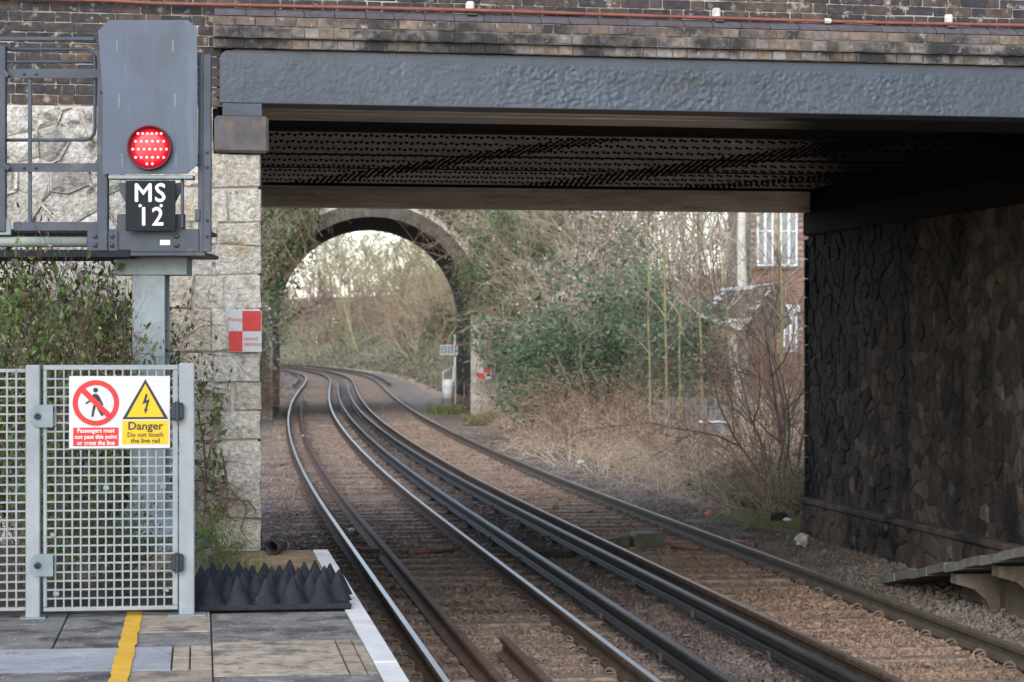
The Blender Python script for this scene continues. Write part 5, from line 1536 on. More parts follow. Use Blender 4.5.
# ------------------------------------------------------------------ vegetation
def rand_unit(r):
    while True:
        v = Vector((r.uniform(-1, 1), r.uniform(-1, 1), r.uniform(-1, 1)))
        if .05 < v.length < 1: return v.normalized()
class Plant:
    def __init__(s, seed): s.r = random.Random(seed); s.segs = []; s.tips = []
    def branch(s, p, d, L, rad, depth, kids=4, wob=.22, pull=0.0, ang=.8, ratio=.6, nseg=5, leafy=1, rmin=.003, spread_lo=.25):
        r = s.r; st = L / nseg; p = Vector(p); d = Vector(d).normalized()
        pts = [(p.copy(), d.copy(), rad)]
        for i in range(nseg):
            d = (d + rand_unit(r) * wob + Vector((0, 0, pull))).normalized()
            q = p + d * st
            r1 = max(rmin * .7, rad * (1 - .75 * (i + 1) / nseg)); r0 = max(rmin, rad * (1 - .75 * i / nseg))
            s.segs.append((*p, *q, r0, r1)); p = q
            pts.append((p.copy(), d.copy(), r1))
            if depth <= leafy: s.tips.append((*p,))
        if depth > 0:
            for k in range(kids):
                t = r.uniform(spread_lo, 1.0); i = min(nseg - 1, int(t * nseg))
                a, da, ra_ = pts[i]; b = pts[i + 1][0]
                pp = a.lerp(b, t * nseg - i)
                ax = da.cross(rand_unit(r))
                if ax.length < 1e-3: continue
                dd = (da * math.cos(ang) + ax.normalized() * math.sin(ang) * r.uniform(.6, 1.2)).normalized()
                s.branch(pp, dd, L * ratio * r.uniform(.65, 1.2), max(rmin, ra_ * .65), depth - 1, kids, wob, pull, ang, ratio, max(2, nseg - 1), leafy, rmin, spread_lo)
        return s
    def twigs(s, name, mt, n=3):
        A = np.array(s.segs); p0, p1, r0, r1 = A[:, :3], A[:, 3:6], A[:, 6], A[:, 7]
        t = p1 - p0; t /= np.linalg.norm(t, axis=1, keepdims=True) + 1e-9
        a = np.where(np.abs(t[:, 2:3]) < .9, np.array([[0, 0, 1.]]), np.array([[1., 0, 0]]))
        u = np.cross(t, a); u /= np.linalg.norm(u, axis=1, keepdims=True); w_ = np.cross(t, u)
        V = []
        for (pp, rr__) in ((p0, r0), (p1, r1)):
            for k in range(n):
                an = 2 * math.pi * k / n
                V.append(pp + (u * math.cos(an) + w_ * math.sin(an)) * rr__[:, None])
        V = np.stack(V, 1); m = len(A); b = (np.arange(m) * 2 * n)[:, None, None]
        q = np.array([(k, (k + 1) % n, n + (k + 1) % n, n + k) for k in range(n)])[None] + b
        return np_mesh(name, V.reshape(-1, 3), [q.reshape(-1, 4)], mt)
def leaf_mesh(name, P, size, mt, seed, var=.35, flatten=0.0, aspect=.5, droop=0.0):
    """folded two-facet leaves at points P"""
    r = np.random.RandomState(seed); P = np.asarray(P, float); n = len(P)
    d = r.normal(size=(n, 3)); d[:, 2] = d[:, 2] * (1 - flatten) - droop; d /= np.linalg.norm(d, axis=1, keepdims=True)
    a = r.normal(size=(n, 3)); s_ = np.cross(d, a); s_ /= np.linalg.norm(s_, axis=1, keepdims=True); u = np.cross(s_, d)
    L = size * r.lognormal(0, var, n)[:, None]
    v0 = P; v1 = P + d * L * .5 + s_ * L * aspect * .5 + u * L * .08; v2 = P + d * L; v3 = P + d * L * .5 - s_ * L * aspect * .5 + u * L * .08
    V = np.stack([v0, v1, v2, v3], 1).reshape(-1, 3); b = (np.arange(n) * 4)[:, None, None]
    T = np.array([(0, 1, 2), (0, 2, 3)])[None] + b
    return np_mesh(name, V, [T.reshape(-1, 3)], mt)
def puff_mesh(name, P, size, mt, seed):
    r = np.random.RandomState(seed); P = np.repeat(np.asarray(P), 3, axis=0) + r.normal(0, size * .25, (len(P) * 3, 3))
    return leaf_mesh(name, P, size, mt, seed, .3, 0, .9)
def scat(P, k, sd, seed):
    r = np.random.RandomState(seed); P = np.asarray(P)
    return np.repeat(P, k, axis=0) + r.normal(0, sd, (len(P) * k, 3))

PROTO = {}
def proto_shrub(key, seed, h, w, stems, tw, depth=3, kids=4, pull=.02, rad=.02, wob=.25, ang=.75, leaf=None, puff=None, rmin=.004, lean=.5, nseg=5, ratio=.58):
    pl_ = Plant(seed); r = pl_.r
    for i in range(stems):
        a = r.uniform(0, 2 * math.pi); ln = r.uniform(.1, 1) * lean
        b = (math.cos(a) * w * .18 * r.random(), math.sin(a) * w * .18 * r.random(), -.05)
        pl_.branch(b, (math.cos(a) * ln, math.sin(a) * ln, 1), h * r.uniform(.55, 1.0), rad * r.uniform(.6, 1.1), depth, kids, wob, pull, ang, ratio, nseg, 1, rmin)
    parts = [('twigs', pl_.twigs('twigs', tw))]
    T = pl_.tips
    if leaf:
        mt, k, size, sd = leaf[:4]
        rs_ = random.Random(seed + 1); TT = T if len(leaf) < 5 else [t for t in T if rs_.random() < leaf[4]]
        parts.append(('leaves', leaf_mesh('leaves', scat(TT, k, sd, seed), size, mt, seed)))
    if puff:
        mt, k, size, sd, fr = puff
        rs_ = random.Random(seed + 2); TT = [t for t in T if rs_.random() < fr and t[2] > h * .35]
        parts.append(('seed_heads', puff_mesh('seed_heads', scat(TT, k, sd, seed), size, mt, seed)))
    PROTO[key] = parts
GROUPS = {'ivy_thicket': 'ivy growth about the arch', 'evergreen_shrub': 'evergreen shrubs on the right bank', 'clematis': 'pale clematis tangles', 'bare_tree': 'tall bare shrubs on the banks',
          'bare_shrub': 'bare brown shrubs', 'bramble_thicket': 'bramble tangles on the banks', 'dead_stems': 'straw coloured stems on the right bank', 'weed': 'weeds behind the platform fence',
          'leafy_bush': 'drab green bushes beyond the arch', 'olive_bush': 'olive bushes beyond the arch', 'olive_tree': 'olive trees beyond the arch', 'purple_bush': 'purple brown bushes beyond the arch', 'pinkish_bush': 'pinkish bushes beyond the arch'}
def plant(key, name, label, cat, X, Y, s=1.0, rz=0.0, group=None, z=None, sz=None, dz=0.0):
    zz = (ground_z(X, Y) if z is None else z) + dz
    group = group or GROUPS.get(name)
    t = thing(name, label, cat, (X, Y, zz), rz, group)
    for nm, me in PROTO[key]:
        q = inst(nm, me, t, (0, 0, 0), (0, 0, 0), (s, s, s * (sz or 1)))
        if nm == 'seed_heads': q['kind'] = 'stuff'
    return t

proto_shrub('bare1', 101, 3.6, 2.4, 9, m_bark, rad=.03, leaf=(m_deadleaf, 1, .05, .06, .12))
proto_shrub('bare2', 102, 3.4, 2.6, 10, m_twigred, rad=.022, pull=-.03, wob=.3, rmin=.0035)
proto_shrub('pale1', 103, 4.6, 3.0, 7, m_paletwig, rad=.035, pull=.04, wob=.2)
proto_shrub('thicket', 104, 2.0, 2.6, 16, m_twigred, depth=2, kids=6, pull=-.07, lean=1.2, rad=.012, wob=.3, rmin=.0035, leaf=(m_deadleaf, 1, .06, .08, .25))
proto_shrub('straw', 105, 1.3, 2.2, 26, m_straw, depth=2, kids=3, pull=-.10, lean=1.0, rad=.008, wob=.28, rmin=.003)
proto_shrub('ever1', 106, 3.3, 2.6, 9, m_bark, depth=3, kids=4, rad=.03, lean=.8, leaf=(m_leafgreen, 4, .11, .10))
proto_shrub('ever2', 107, 2.8, 2.6, 10, m_bark, depth=3, kids=4, rad=.025, lean=1.0, pull=-.02, leaf=(m_leafgreen, 4, .10, .11))
proto_shrub('clematis', 108, 4.4, 3.2, 9, m_paletwig, depth=3, kids=4, rad=.028, lean=.7, pull=-.01, wob=.32, puff=(m_fluff, 1, .06, .12, .16))
proto_shrub('ivytree', 109, 5.0, 2.6, 7, m_bark, depth=3, kids=5, rad=.07, lean=.35, ang=.9, ratio=.45, leaf=(m_ivy, 5, .115, .13, .8))
proto_shrub('weed', 110, 1.6, 1.1, 9, m_darkbark, depth=2, kids=5, rad=.011, lean=.6, rmin=.003, wob=.2, leaf=(m_weed, 7, .06, .06))
proto_shrub('weed2', 111, 1.2, 1.0, 10, m_bark, depth=2, kids=4, rad=.009, lean=.8, rmin=.0025, leaf=(m_fresh, 2, .05, .045))
proto_shrub('dryweed', 112, 1.7, 1.2, 9, m_darkbark, depth=3, kids=4, rad=.010, lean=.7, rmin=.0022, wob=.28, leaf=(m_deadleaf, 1, .035, .04, .4))
proto_shrub('fartree', 113, 7.5, 5, 4, m_olive, depth=4, kids=4, rad=.12, lean=.4, pull=.03, rmin=.012, ratio=.55)
proto_shrub('farpurple', 114, 3.6, 4, 10, m_purple, depth=3, kids=5, rad=.05, lean=.9, rmin=.011)
proto_shrub('farpink', 115, 3.6, 4, 10, m_pinkish, depth=3, kids=5, rad=.05, lean=.9, rmin=.011, pull=-.02)
proto_shrub('fargreen', 116, 3.6, 4, 8, m_bark, depth=3, kids=4, rad=.05, lean=.8, rmin=.010, leaf=(m_drab, 3, .20, .22))
proto_shrub('farolive', 117, 4.6, 4, 9, m_olive, depth=3, kids=5, rad=.06, lean=.8, rmin=.012, leaf=(m_drab, 1, .16, .2, .3))

# --- right bank
def XR(px, Y): return wx(px, Y)
plant('ivytree', 'ivy_thicket', 'dark ivy covered growth just right of the arch pier', 'ivy', XR(535, 70), 70, .75, .3, sz=1.3)
plant('ivytree', 'ivy_thicket', 'tall ivy mass above the right shoulder of the arch', 'ivy', XR(521, 72), 72, .55, 2.1, sz=2.2)
plant('ivytree', 'ivy_thicket', 'ivy clad thicket under the bridge beam, midway between arch and shrubs', 'ivy', XR(552, 66), 66, .9, 4.2, sz=1.4)
plant('ever1', 'evergreen_shrub', 'leafy evergreen shrub with glossy leaves left of the yellow saplings', 'shrub', XR(598, 51), 51, 1.0, .4)
plant('ever2', 'evergreen_shrub', 'broad evergreen shrub on the bank nearest the arch', 'shrub', XR(562, 57), 57, .85, 1.9)
plant('ever1', 'evergreen_shrub', 'evergreen shrub behind the yellow green saplings', 'shrub', XR(636, 53), 53, .85, 3.1)
plant('ever2', 'evergreen_shrub', 'evergreen shrub under the pale clematis', 'shrub', XR(570, 54), 54, 1.0, 5.0)
plant('clematis', 'clematis', 'pale fluffy clematis smothering bare stems, the largest and highest', 'climber', XR(618, 57), 57, .95, .5, sz=1.2)
plant('clematis', 'clematis', 'pale clematis tangle right of the largest one', 'climber', XR(668, 58), 58, .85, 2.5, sz=1.2)
plant('clematis', 'clematis', 'thin pale clematis trailing left of the largest one', 'climber', XR(580, 60), 60, .8, 4.4, sz=1.4)
plant('pale1', 'bare_tree', 'pale bare branching shrub behind the clematis', 'shrub', XR(600, 62), 62, 1.1, .2)
plant('pale1', 'bare_tree', 'pale bare shrub left of the house corner', 'shrub', XR(715, 54), 54, 1.15, 1.4)
plant('pale1', 'bare_tree', 'pale twiggy shrub arching right of the ivy', 'shrub', XR(568, 63), 63, .9, 3.6, sz=1.4)
plant('bare1', 'bare_tree', 'brown bare tree between clematis and house', 'shrub', XR(695, 58), 58, 1.5, 2.2)
plant('bare2', 'bare_tree', 'reddish bare tree far behind the saplings', 'shrub', XR(655, 64), 64, 1.8, .9)
plant('bare2', 'bare_tree', 'reddish twiggy growth behind the evergreen shrubs', 'shrub', XR(545, 65), 65, 1.0, 2.9, sz=1.6)
plant('pale1', 'bare_tree', 'pale bare tree at the back, above the evergreen shrubs', 'shrub', XR(640, 70), 70, 1.7, 5.2)
plant('pale1', 'bare_tree', 'pale bare tree at the back, nearest the tall pale trunk', 'shrub', XR(705, 68), 68, 1.6, .9)
plant('bare2', 'bare_tree', 'reddish bare tree at the back, right of the ivy', 'shrub', XR(590, 72), 72, 1.9, 4.0)
plant('clematis', 'clematis', 'pale clematis high up left of the tall pale trunk', 'climber', XR(700, 63), 63, 1.0, 5.0, sz=1.3)
plant('bare1', 'bare_shrub', 'dense brown bare shrub leaning on the blackened wall end', 'shrub', XR(790, 33), 33, .95, .6)
plant('bare2', 'bare_shrub', 'arching brown bare shrub in front of the leaning post', 'shrub', XR(764, 35), 35, .7, 1.8)
plant('bare2', 'bare_shrub', 'reddish brown shrub beside the blackened wall, below the house window', 'shrub', XR(785, 38), 38, .95, 3.3)
plant('bare1', 'bare_shrub', 'brown twiggy shrub in front of the slate canopy', 'shrub', XR(784, 44), 44, .7, 4.4)
plant('bare2', 'bare_shrub', 'fine twigged reddish shrub crowding the end of the blackened wall', 'shrub', XR(783, 32), 32, .72, 5.4)
plant('bare2', 'bare_shrub', 'fine twigged reddish shrub in the corner below the slate canopy', 'shrub', XR(757, 39), 39, .8, 4.6)
plant('straw', 'dead_stems', 'straw coloured dead stems beside the end of the blackened wall', 'dead stems', XR(772, 31.8), 31.8, .8, 2.2)
for i, (px, Y, s, l) in enumerate(((765, 31.5, .62, 'brown bramble tangle at the foot of the blackened wall'), (725, 36, .62, 'brown bramble tangle below the leaning post'), (690, 40, .7, 'bramble thicket below the rightmost sapling'),
                                   (640, 44, .8, 'bramble thicket at the foot of the yellow saplings'), (600, 47, .9, 'bramble thicket below the evergreen shrubs'), (560, 50, .95, 'bramble thicket nearest the arch side of the bank'), (525, 58, 1.0, 'bramble thicket beside the arch pier grass'), (620, 49.5, 1.0, 'taller bramble thicket behind the straw bank'))):
    plant('thicket', 'bramble_thicket', l, 'bramble', XR(px, Y), Y, s, i * 1.3)
for i, (px, Y, s, l) in enumerate(((735, 33.5, .75, 'straw coloured dead stems just left of the bare shrubs'), (700, 35.5, .8, 'straw coloured dead stems on the lower bank, second from the wall'), (668, 38, .85, 'straw coloured dead stems below the saplings'),
                                   (635, 40.5, .9, 'straw coloured dead stems on the middle of the bank'), (603, 43, .95, 'straw coloured dead stems under the evergreens'), (572, 46, 1.0, 'straw coloured dead stems on the upper left bank'), (548, 50, 1.0, 'straw coloured dead stems nearest the arch'), (655, 42, .95, 'straw coloured dead stems higher up behind the middle clump'))):
    plant('straw', 'dead_stems', l, 'dead stems', XR(px, Y), Y, s, i * .9)
# saplings with yellow-green bark
def sapling(px, Y, px_top, label, seed, r0=.042, H=6.2):
    X = XR(px, Y); zg = ground_z(X, Y)
    t = thing('sapling', label, 'sapling', (X, Y, zg - .05), 0, 'yellow barked saplings on the bank')
    r = random.Random(seed); dx = (px_top - px) * Y / F
    pts = [(dx * k / 9 + r.uniform(-.02, .02), r.uniform(-.03, .03), H * k / 9) for k in range(10)]
    MB().tube(pts, [r0 * .72 * (1 - .075 * k) for k in range(10)], 7).build('stem', m_sapling, t, True)
    p_ = Plant(seed)
    for k in range(9):
        i = r.randint(3, 8); a = r.uniform(0, 6.28)
        p_.branch(pts[i], (math.cos(a), math.sin(a), 1.1), r.uniform(.7, 1.5), .012, 1, 4, .18, .03, .6, .5, 5, 1, .004)
    o = bpy.data.objects.new('twigs', p_.twigs('twigs', m_paletwig)); link(o, t); o['kind'] = 'stuff'
sapling(651, 45, 646, 'leftmost yellow barked sapling standing against the evergreens', 1)
sapling(667, 44.6, 663, 'second yellow barked sapling, the thickest, from the left', 2, .05)
sapling(679, 45.5, 683, 'third yellow barked sapling from the left', 3)
sapling(706, 43.5, 690, 'slanting yellow barked sapling nearest the slate canopy', 4, .035)
sapling(786, 37, 776, 'forked pale sapling rising in front of the house windows', 5, .05, 5.5)
sapling(742, 41, 716, 'thin leaning sapling in front of the slate canopy', 6, .022, 5.0)
# tall pale trunk left of the house
X = XR(742, 53); t = thing('pale_tree', 'tall pale grey trunk rising beside the house corner', 'tree', (X, 53, ground_z(X, 53) - .05))
MB().tube([(0, 0, 0), (.03, 0, 2), (-.02, 0, 4), (.04, .05, 6), (.1, 0, 9)], [.14, .125, .11, .10, .07], 9).build('trunk', m_palebark, t, True)
p_ = Plant(77)
for k in range(14):
    a = p_.r.uniform(0, 6.28); p_.branch((0, 0, p_.r.uniform(3.4, 8.5)), (math.cos(a), math.sin(a), .7), p_.r.uniform(1, 2.2), .025, 2, 4, .2, .02, .7, .55, 5, 1, .005)
o = bpy.data.objects.new('crown', p_.twigs('crown', m_paletwig)); link(o, t)

# --- left bank, seen past the corner stones (o = distance right of the leftmost rail)
for key, nm, l, cat, o_, Y, s, sz, rz in (
        ('ever1', 'evergreen_shrub', 'evergreen shrub leaning in left of the rails before the arch', 'shrub', -2.5, 67, .85, 1.25, .3),
        ('ivytree', 'ivy_thicket', 'ivy mass at the left haunch of the arch', 'ivy', -2.7, 72, .8, 1.5, 1.0),
        ('clematis', 'clematis', 'pale clematis hanging left of the arch opening', 'climber', -2.5, 63, .75, 1.4, 2.2),
        ('bare2', 'bare_shrub', 'reddish bare shrub left of the far rails, partly behind the corner stones', 'shrub', -2.4, 70, .85, 1.5, 3.7),
        ('pale1', 'bare_tree', 'pale branching shrub reaching over the left haunch of the arch', 'shrub', -2.6, 66, .75, 1.5, 4.1),
        ('thicket', 'bramble_thicket', 'bramble tangle beside the left rail before the arch', 'bramble', -1.3, 72.2, .75, 1.7, 5.0),
        ('thicket', 'bramble_thicket', 'bramble tangle on the left bank nearer the abutment', 'bramble', -2.2, 60, .6, 1.2, 2.0)):
    plant(key, nm, l, cat, off(o_, Y), Y, s, rz, sz=sz)
# --- beyond the arch (o = distance right of the leftmost rail)
for key, nm, l, cat, o_, Y, s, rz in (
        ('fargreen', 'leafy_bush', 'drab green bush beyond the arch, leftmost by the rails', 'bush', -3.2, 99, .75, .1),
        ('fargreen', 'leafy_bush', 'drab green bush beyond the arch, second on the left side', 'bush', -4.2, 116, 1.1, 1.4),
        ('farolive', 'olive_bush', 'olive bush beyond the arch, left of the bend', 'bush', -3.8, 133, .95, 2.4),
        ('farolive', 'olive_bush', 'olive bush hiding the tracks where they bend away left', 'bush', -4.0, 158, 1.2, .7),
        ('fartree', 'olive_tree', 'yellow olive tree in the left of the arch opening', 'tree', -9.0, 165, 1.1, .5),
        ('fartree', 'olive_tree', 'yellow olive tree in the middle of the arch opening', 'tree', 17.0, 225, 1.25, 1.5),
        ('fartree', 'olive_tree', 'yellow olive tree in the right of the arch opening, the tallest', 'tree', 16.0, 185, 1.35, 3.5),
        ('fartree', 'olive_tree', 'yellow olive tree low behind the purple bush', 'tree', 14.0, 262, 1.0, 4.5),
        ('fartree', 'olive_tree', 'yellow olive tree at the right edge of the arch opening', 'tree', 15.0, 150, 1.15, 5.5),
        ('farpurple', 'purple_bush', 'purple brown bush at the centre of the arch opening', 'bush', 12.0, 240, 1.7, .5),
        ('farpurple', 'purple_bush', 'purple brown bush against the right side of the arch opening', 'bush', 11.0, 122, .9, 2.0),
        ('farpink', 'pinkish_bush', 'pinkish bare bush sloping up the right of the arch opening', 'bush', 13.0, 180, 1.4, .8),
        ('farpink', 'pinkish_bush', 'pinkish bare bush above the solar panel', 'bush', 12.0, 140, 1.1, 2.8),
        ('farpink', 'pinkish_bush', 'pinkish bush low beside the purple bush', 'bush', 13.0, 215, 1.3, 4.0),
        ('farolive', 'olive_bush', 'olive bush on the far slope between the pinkish bushes', 'bush', 14.0, 200, 1.3, 4.0),
        ('fargreen', 'leafy_bush', 'drab green bush on the far slope right of centre', 'bush', 10.5, 160, .75, 3.0)):
    X = off(o_, Y); plant(key, nm, l, cat, X, Y, s, rz)
# far wood reading as one mass along the skyline
def far_wood(label, mt, seed, n, pxr, yr, hr, stems, lean, rmin, pull):
    r = np.random.RandomState(seed); segs = Plant(seed)
    for k in range(n):
        Y = r.uniform(*yr); X = wx(r.uniform(*pxr), Y); o_ = X - float(X1(Y))
        if -2.5 < o_ < 8.5: continue
        z = ground_z(X, Y)
        for q in range(stems):
            segs.branch((X + r.uniform(-.4, .4), Y, z - .2), (r.uniform(-lean, lean), r.uniform(-lean, lean), 1), r.uniform(*hr), .10, 3, 4, .22, pull, .75, .55, 4, 1, rmin)
    o = bpy.data.objects.new('far_wood', segs.twigs('far_wood', mt)); link(o); tag(o, label, 'wood', kind='stuff')
far_wood('hazy olive wood on the skyline beyond the bend of the line', m_olive, 9, 105, (312, 560), (205, 370), (6, 11), 1, .2, .028, .03)
far_wood('olive brown scrub massed on the far cutting slope', m_olive, 10, 60, (300, 500), (150, 300), (3, 6), 3, .7, .016, .0)
far_wood('pinkish scrub massed on the far cutting slope', m_pinkish, 11, 45, (300, 500), (120, 280), (2.4, 4.4), 3, .8, .015, -.02)
far_wood('pinkish grey wood behind the clematis and the house', m_pinkish, 13, 42, (540, 790), (78, 120), (5, 9), 1, .3, .014, .03)
far_wood('drab brown scrub left of the bend beyond the arch', m_twigred, 12, 16, (215, 320), (120, 260), (2.5, 5.0), 3, .7, .015, .0)

# ivy sheets on the arch face, hanging growth
def ivy_sheet(label, pts_n, fn, seed, size=.11, mt=m_ivy, stems=40):
    r = np.random.RandomState(seed); P = np.array([fn(r) for _ in range(pts_n)])
    t = thing('ivy', label, 'ivy', (ACX, AY, 0), ARZ)
    o = bpy.data.objects.new('leaves', leaf_mesh('leaves', P, size, mt, seed, droop=.4)); link(o, t)
    p_ = Plant(seed)
    for k in range(stems):
        q = P[r.randint(len(P))]; p_.branch((q[0], q[1] - .02, q[2]), (r.uniform(-.5, .5), -.2, -.8), r.uniform(.6, 1.6), .012, 1, 4, .3, -.05, .7, .5, 5, 1, .006)
    o = bpy.data.objects.new('stems', p_.twigs('stems', m_twigred)); link(o, t)
def f_right(r):
    while True:
        x, z = r.uniform(AR * .45, 6.5), r.uniform(.2, 9.2)
        if math.hypot(x, max(0, z - AZ)) > AR + .42 + r.rand() * .35 and (x > AR + .85 or z > AZ + .9): return (x, -.05 - abs(r.normal(0, .22)), z)
def f_left(r):
    while True:
        x, z = -r.uniform(AR * .5, 5.4), r.uniform(.2, 9.2)
        if math.hypot(x, max(0, z - AZ)) > AR - (.95 if (z > AZ - .3 and x < -1.9) else -.15) * r.rand(): return (x, -.05 - abs(r.normal(0, .45)), z)
ivy_sheet('ivy sheet growing over the right side of the arch face', 9000, f_right, 3, stems=200)
ivy_sheet('ivy sheet hanging over the left side of the arch', 13000, f_left, 4, stems=320)

# --- behind the fence and at the foot of the pale abutment
def PW(px, dy):                                            # platform-local point -> world
    x = gx(px); c, s = math.cos(PRt), math.sin(PRt); return PO[0] + x * c - dy * s, PO[1] + x * s + dy * c
for i, (key, nm, l, cat, px, dy, s) in enumerate((
        ('dryweed', 'weed', 'tall dry twiggy weed behind the fence, against the grey stones', 'weed', 48, 2.7, 1.0),
        ('weed', 'weed', 'tall leafy weed behind the left fence panel', 'weed', 0, 2.5, .92),
        ('weed', 'weed', 'leafy weed rising above the gate post', 'weed', 40, 2.3, .95),
        ('weed2', 'weed', 'fresh green weed behind the lower left of the gate', 'weed', 75, .9, .72),
        ('weed2', 'weed', 'fresh green weed behind the far left fence panel', 'weed', 15, 1.0, .85),
        ('dryweed', 'weed', 'dry brown weed behind the gate post', 'weed', 36, 1.6, .95),
        ('weed2', 'weed', 'green weed left of the signal foot', 'weed', 88, 1.2, .42),
        ('dryweed', 'weed', 'dry weed right of the signal foot behind the gate', 'weed', 172, 2.9, .34),
        ('weed', 'weed', 'leafy weed behind the sign board', 'weed', 84, 2.6, .62),
        ('weed', 'weed', 'dense leafy weed low against the grey stones, left of the post', 'weed', 78, 3.0, .85),
        ('weed', 'weed', 'leafy weed furthest left above the fence', 'weed', -22, 2.2, .92),
        ('weed2', 'weed', 'low broad leaved weed at the foot of the corner stones', 'weed', 222, 2.3, .26),
        ('weed2', 'weed', 'low broad leaved weed between gate post and corner stones', 'weed', 206, 1.7, .30),
        ('weed2', 'weed', 'small weed at the back of the rubber mat', 'weed', 238, 2.0, .2),
        ('weed', 'weed', 'low leafy weed behind the bottom of the gate', 'weed', 120, .7, .22))):
    X, Y = PW(px, dy); plant(key, nm, l, cat, X, Y, s * (1 if s < .5 else .56), i * 1.1, z=ZP + .03, sz=1.0 if s < .5 else 1.75)
# creeper at the corner stones
def creeper():
    t = thing('creeper', 'reddish creeper with a few green leaves climbing the corner stones', 'creeper', BO, BR)
    r = random.Random(8); p_ = Plant(8); lv = []
    for (l) in (((205, 470), (212, 440), (216, 415), (222, 402), (214, 392), (200, 388)), ((198, 500), (205, 480), (230, 488), (246, 505), (240, 530)), ((200, 540), (215, 510), (226, 480), (222, 455)), ((196, 560), (203, 520), (206, 480), (203, 440), (198, 415)), ((205, 490), (225, 497), (247, 500), (256, 510)), ((200, 555), (212, 530), (218, 508), (235, 520))):
        pts = [Vector((bv(a), -.10 - .02 * math.sin(a), bz(a, b))) for a, b in l]
        for a, b in zip(pts[:-1], pts[1:]):
            p_.segs.append((*a, *b, .008, .007))
            for q in range(5):
                c = a.lerp(b, r.random()); lv += [tuple(c + Vector((r.uniform(-.05, .05), r.uniform(-.05, 0), r.uniform(-.05, .05)))) for _ in range(1)]
                if r.random() < .5: p_.branch(c, (r.uniform(-1, 1), -.3, r.uniform(-.6, .8)), r.uniform(.1, .25), .004, 0, 0, .3, 0, .5, .5, 4, 0, .002)
    lv = [v for v in lv if v[0] < bv(226)]
    for k in range(60): lv.append((bv(r.uniform(195, 216)), -.12 - r.random() * .12, bz(205, r.uniform(400, 560))))
    link(bpy.data.objects.new('stems', p_.twigs('stems', m_twigred, 4)), t)
    link(bpy.data.objects.new('leaves', leaf_mesh('leaves', lv, .065, m_fresh, 4)), t)
creeper()
def tuft(label, loc, n, rad, h, mt, seed, rx=None):
    r = np.random.RandomState(seed); a = r.uniform(0, 2 * math.pi, n); q = np.sqrt(r.rand(n)) * rad
    B = np.stack([q * np.cos(a) * (rx or 1), q * np.sin(a), np.zeros(n)], 1)
    d = r.normal(0, .45, (n, 3)); d[:, 2] = 1; d /= np.linalg.norm(d, axis=1, keepdims=True); L = h * r.uniform(.45, 1.1, n)[:, None]
    sd = np.cross(d, r.normal(size=(n, 3))); sd /= np.linalg.norm(sd, axis=1, keepdims=True)
    bend = r.normal(0, .25, (n, 3)) * L; bend[:, 2] = -abs(bend[:, 2]) * .6
    wv = (.012 if h < .5 else .02) * h / .3
    V = np.stack([B - sd * wv * .5, B + sd * wv * .5, B + d * L * .6 + sd * wv * .35, B + d * L * .6 - sd * wv * .35, B + d * L + bend], 1)
    b = (np.arange(n) * 5)[:, None]
    Q = np.array([[0, 1, 2, 3]]) + b; T = np.array([[3, 2, 4]]) + b
    o = bpy.data.objects.new('grass_tuft', np_mesh('grass_tuft', V.reshape(-1, 3), [Q, T], mt)); o.location = loc; link(o); tag(o, label, 'grass', kind='stuff')
X, Y = PW(228, 2.2); tuft('bright green grass tuft at the foot of the corner stones behind the rubber mat', (X, Y, ZP), 220, .34, .17, m_grass, 1)
X, Y = PW(203, 1.3); tuft('drab grass tuft beside the gate post behind the rubber mat', (X, Y, ZP), 140, .22, .2, m_grass, 2)
x, y, z = at_ground(494, 424, -.15); tuft('green grass at the foot of the far arch pier', (x, y, z), 700, .75, .5, m_grass, 3, 1.3)
tuft('rough grass around the foot of the white cabinet', (wx(450, 79.4), 79.4, -.2), 260, .8, .6, m_grass, 7)
x, y, z = at_ground(785, 527, -.08); tuft('green grass patch by the end of the blackened wall', (x, y, z), 900, .5, .16, m_grass, 4, 1.2)
x, y, z = at_ground(755, 520, -.05); tuft('green grass strip at the edge of the ballast', (x, y, z), 700, .7, .14, m_grass, 5, 1.0)

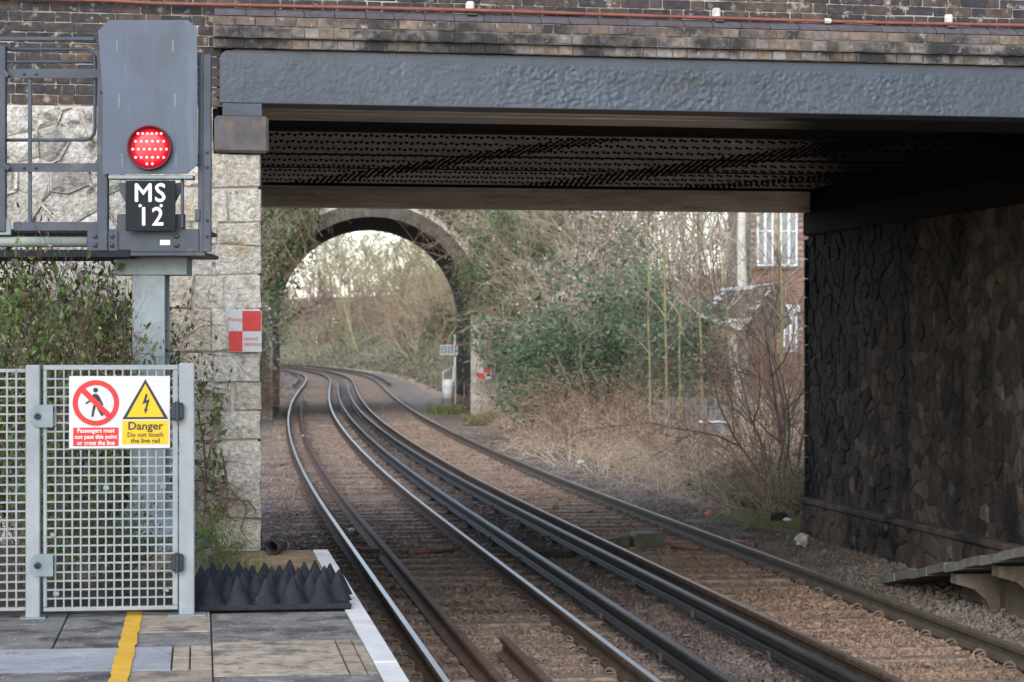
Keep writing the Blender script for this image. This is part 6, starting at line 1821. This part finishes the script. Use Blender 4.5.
# low cover nobody could count
def cover(name, label, cat, n, yf, of, size, mt, seed, flat_=.3, up=.0, hsd=.05):
    r = np.random.RandomState(seed); Y = yf(r, n); O = of(r, n, Y)
    s = SLP(Y); c = np.cos(np.arctan(s))
    P = np.stack([X1(Y) + O * c, Y - s * c * O, terrain(O, Y) + up + abs(r.normal(0, hsd, n))], -1)
    o = bpy.data.objects.new(name, leaf_mesh(name, P, size, mt, seed, flatten=flat_)); link(o); tag(o, label, cat, kind='stuff')
cover('leaf_litter', 'dead brown leaves scattered over the right bank', 'leaf litter', 15000, lambda r, n: 30 + 40 * r.rand(n) ** 1.3, lambda r, n, Y: 6.2 + 6 * r.rand(n) ** 1.3, .075, m_deadleaf, 1)
cover('ground_ivy', 'dark green ground ivy along the foot of the right bank', 'ground cover', 4200, lambda r, n: r.uniform(29.8, 37, n), lambda r, n, Y: 6.3 + np.abs(r.normal(0, .55, n)), .08, m_ivy, 2, hsd=.09)
cover('far_ground_cover', 'pale green rough cover on the cutting slopes beyond the arch', 'ground cover', 52000, lambda r, n: 86 + 190 * r.rand(n) ** 1.4, lambda r, n, Y: np.where(r.rand(n) < .75, 7 + 22 * r.rand(n) ** 1.4, -2.2 - 9 * r.rand(n)), .24, m_cover, 3, flat_=.1, hsd=.22)
cover('left_litter', 'dead leaves and weeds on the left bank past the abutment', 'leaf litter', 4000, lambda r, n: r.uniform(40, 74, n), lambda r, n, Y: -1.6 - 3 * r.rand(n), .11, m_deadleaf, 4, hsd=.1)
def blades():
    r = np.random.RandomState(6); n = 30000
    Y = 30 + 42 * r.rand(n) ** 1.35; O = 6.3 + 6.0 * r.rand(n) ** 1.2
    s = SLP(Y); c = np.cos(np.arctan(s)); P = np.stack([X1(Y) + O * c, Y - s * c * O, terrain(O, Y) - .02], -1)
    d = r.normal(0, .75, (n, 3)); d[:, 2] = np.abs(d[:, 2]) * .6 + .25; d /= np.linalg.norm(d, axis=1, keepdims=True); L = r.uniform(.15, .6, n)[:, None]
    sd = np.cross(d, r.normal(size=(n, 3))); sd /= np.linalg.norm(sd, axis=1, keepdims=True); wv = .008
    tip = P + d * L; tip[:, 2] -= L[:, 0] * .25 * r.rand(n)
    V = np.stack([P - sd * wv, P + sd * wv, tip], 1).reshape(-1, 3)
    o = bpy.data.objects.new('dry_grass', np_mesh('dry_grass', V, [np.arange(n * 3).reshape(-1, 3)], m_straw)); link(o); tag(o, 'dry straw coloured grass matted over the right bank', 'grass', kind='stuff')
blades()
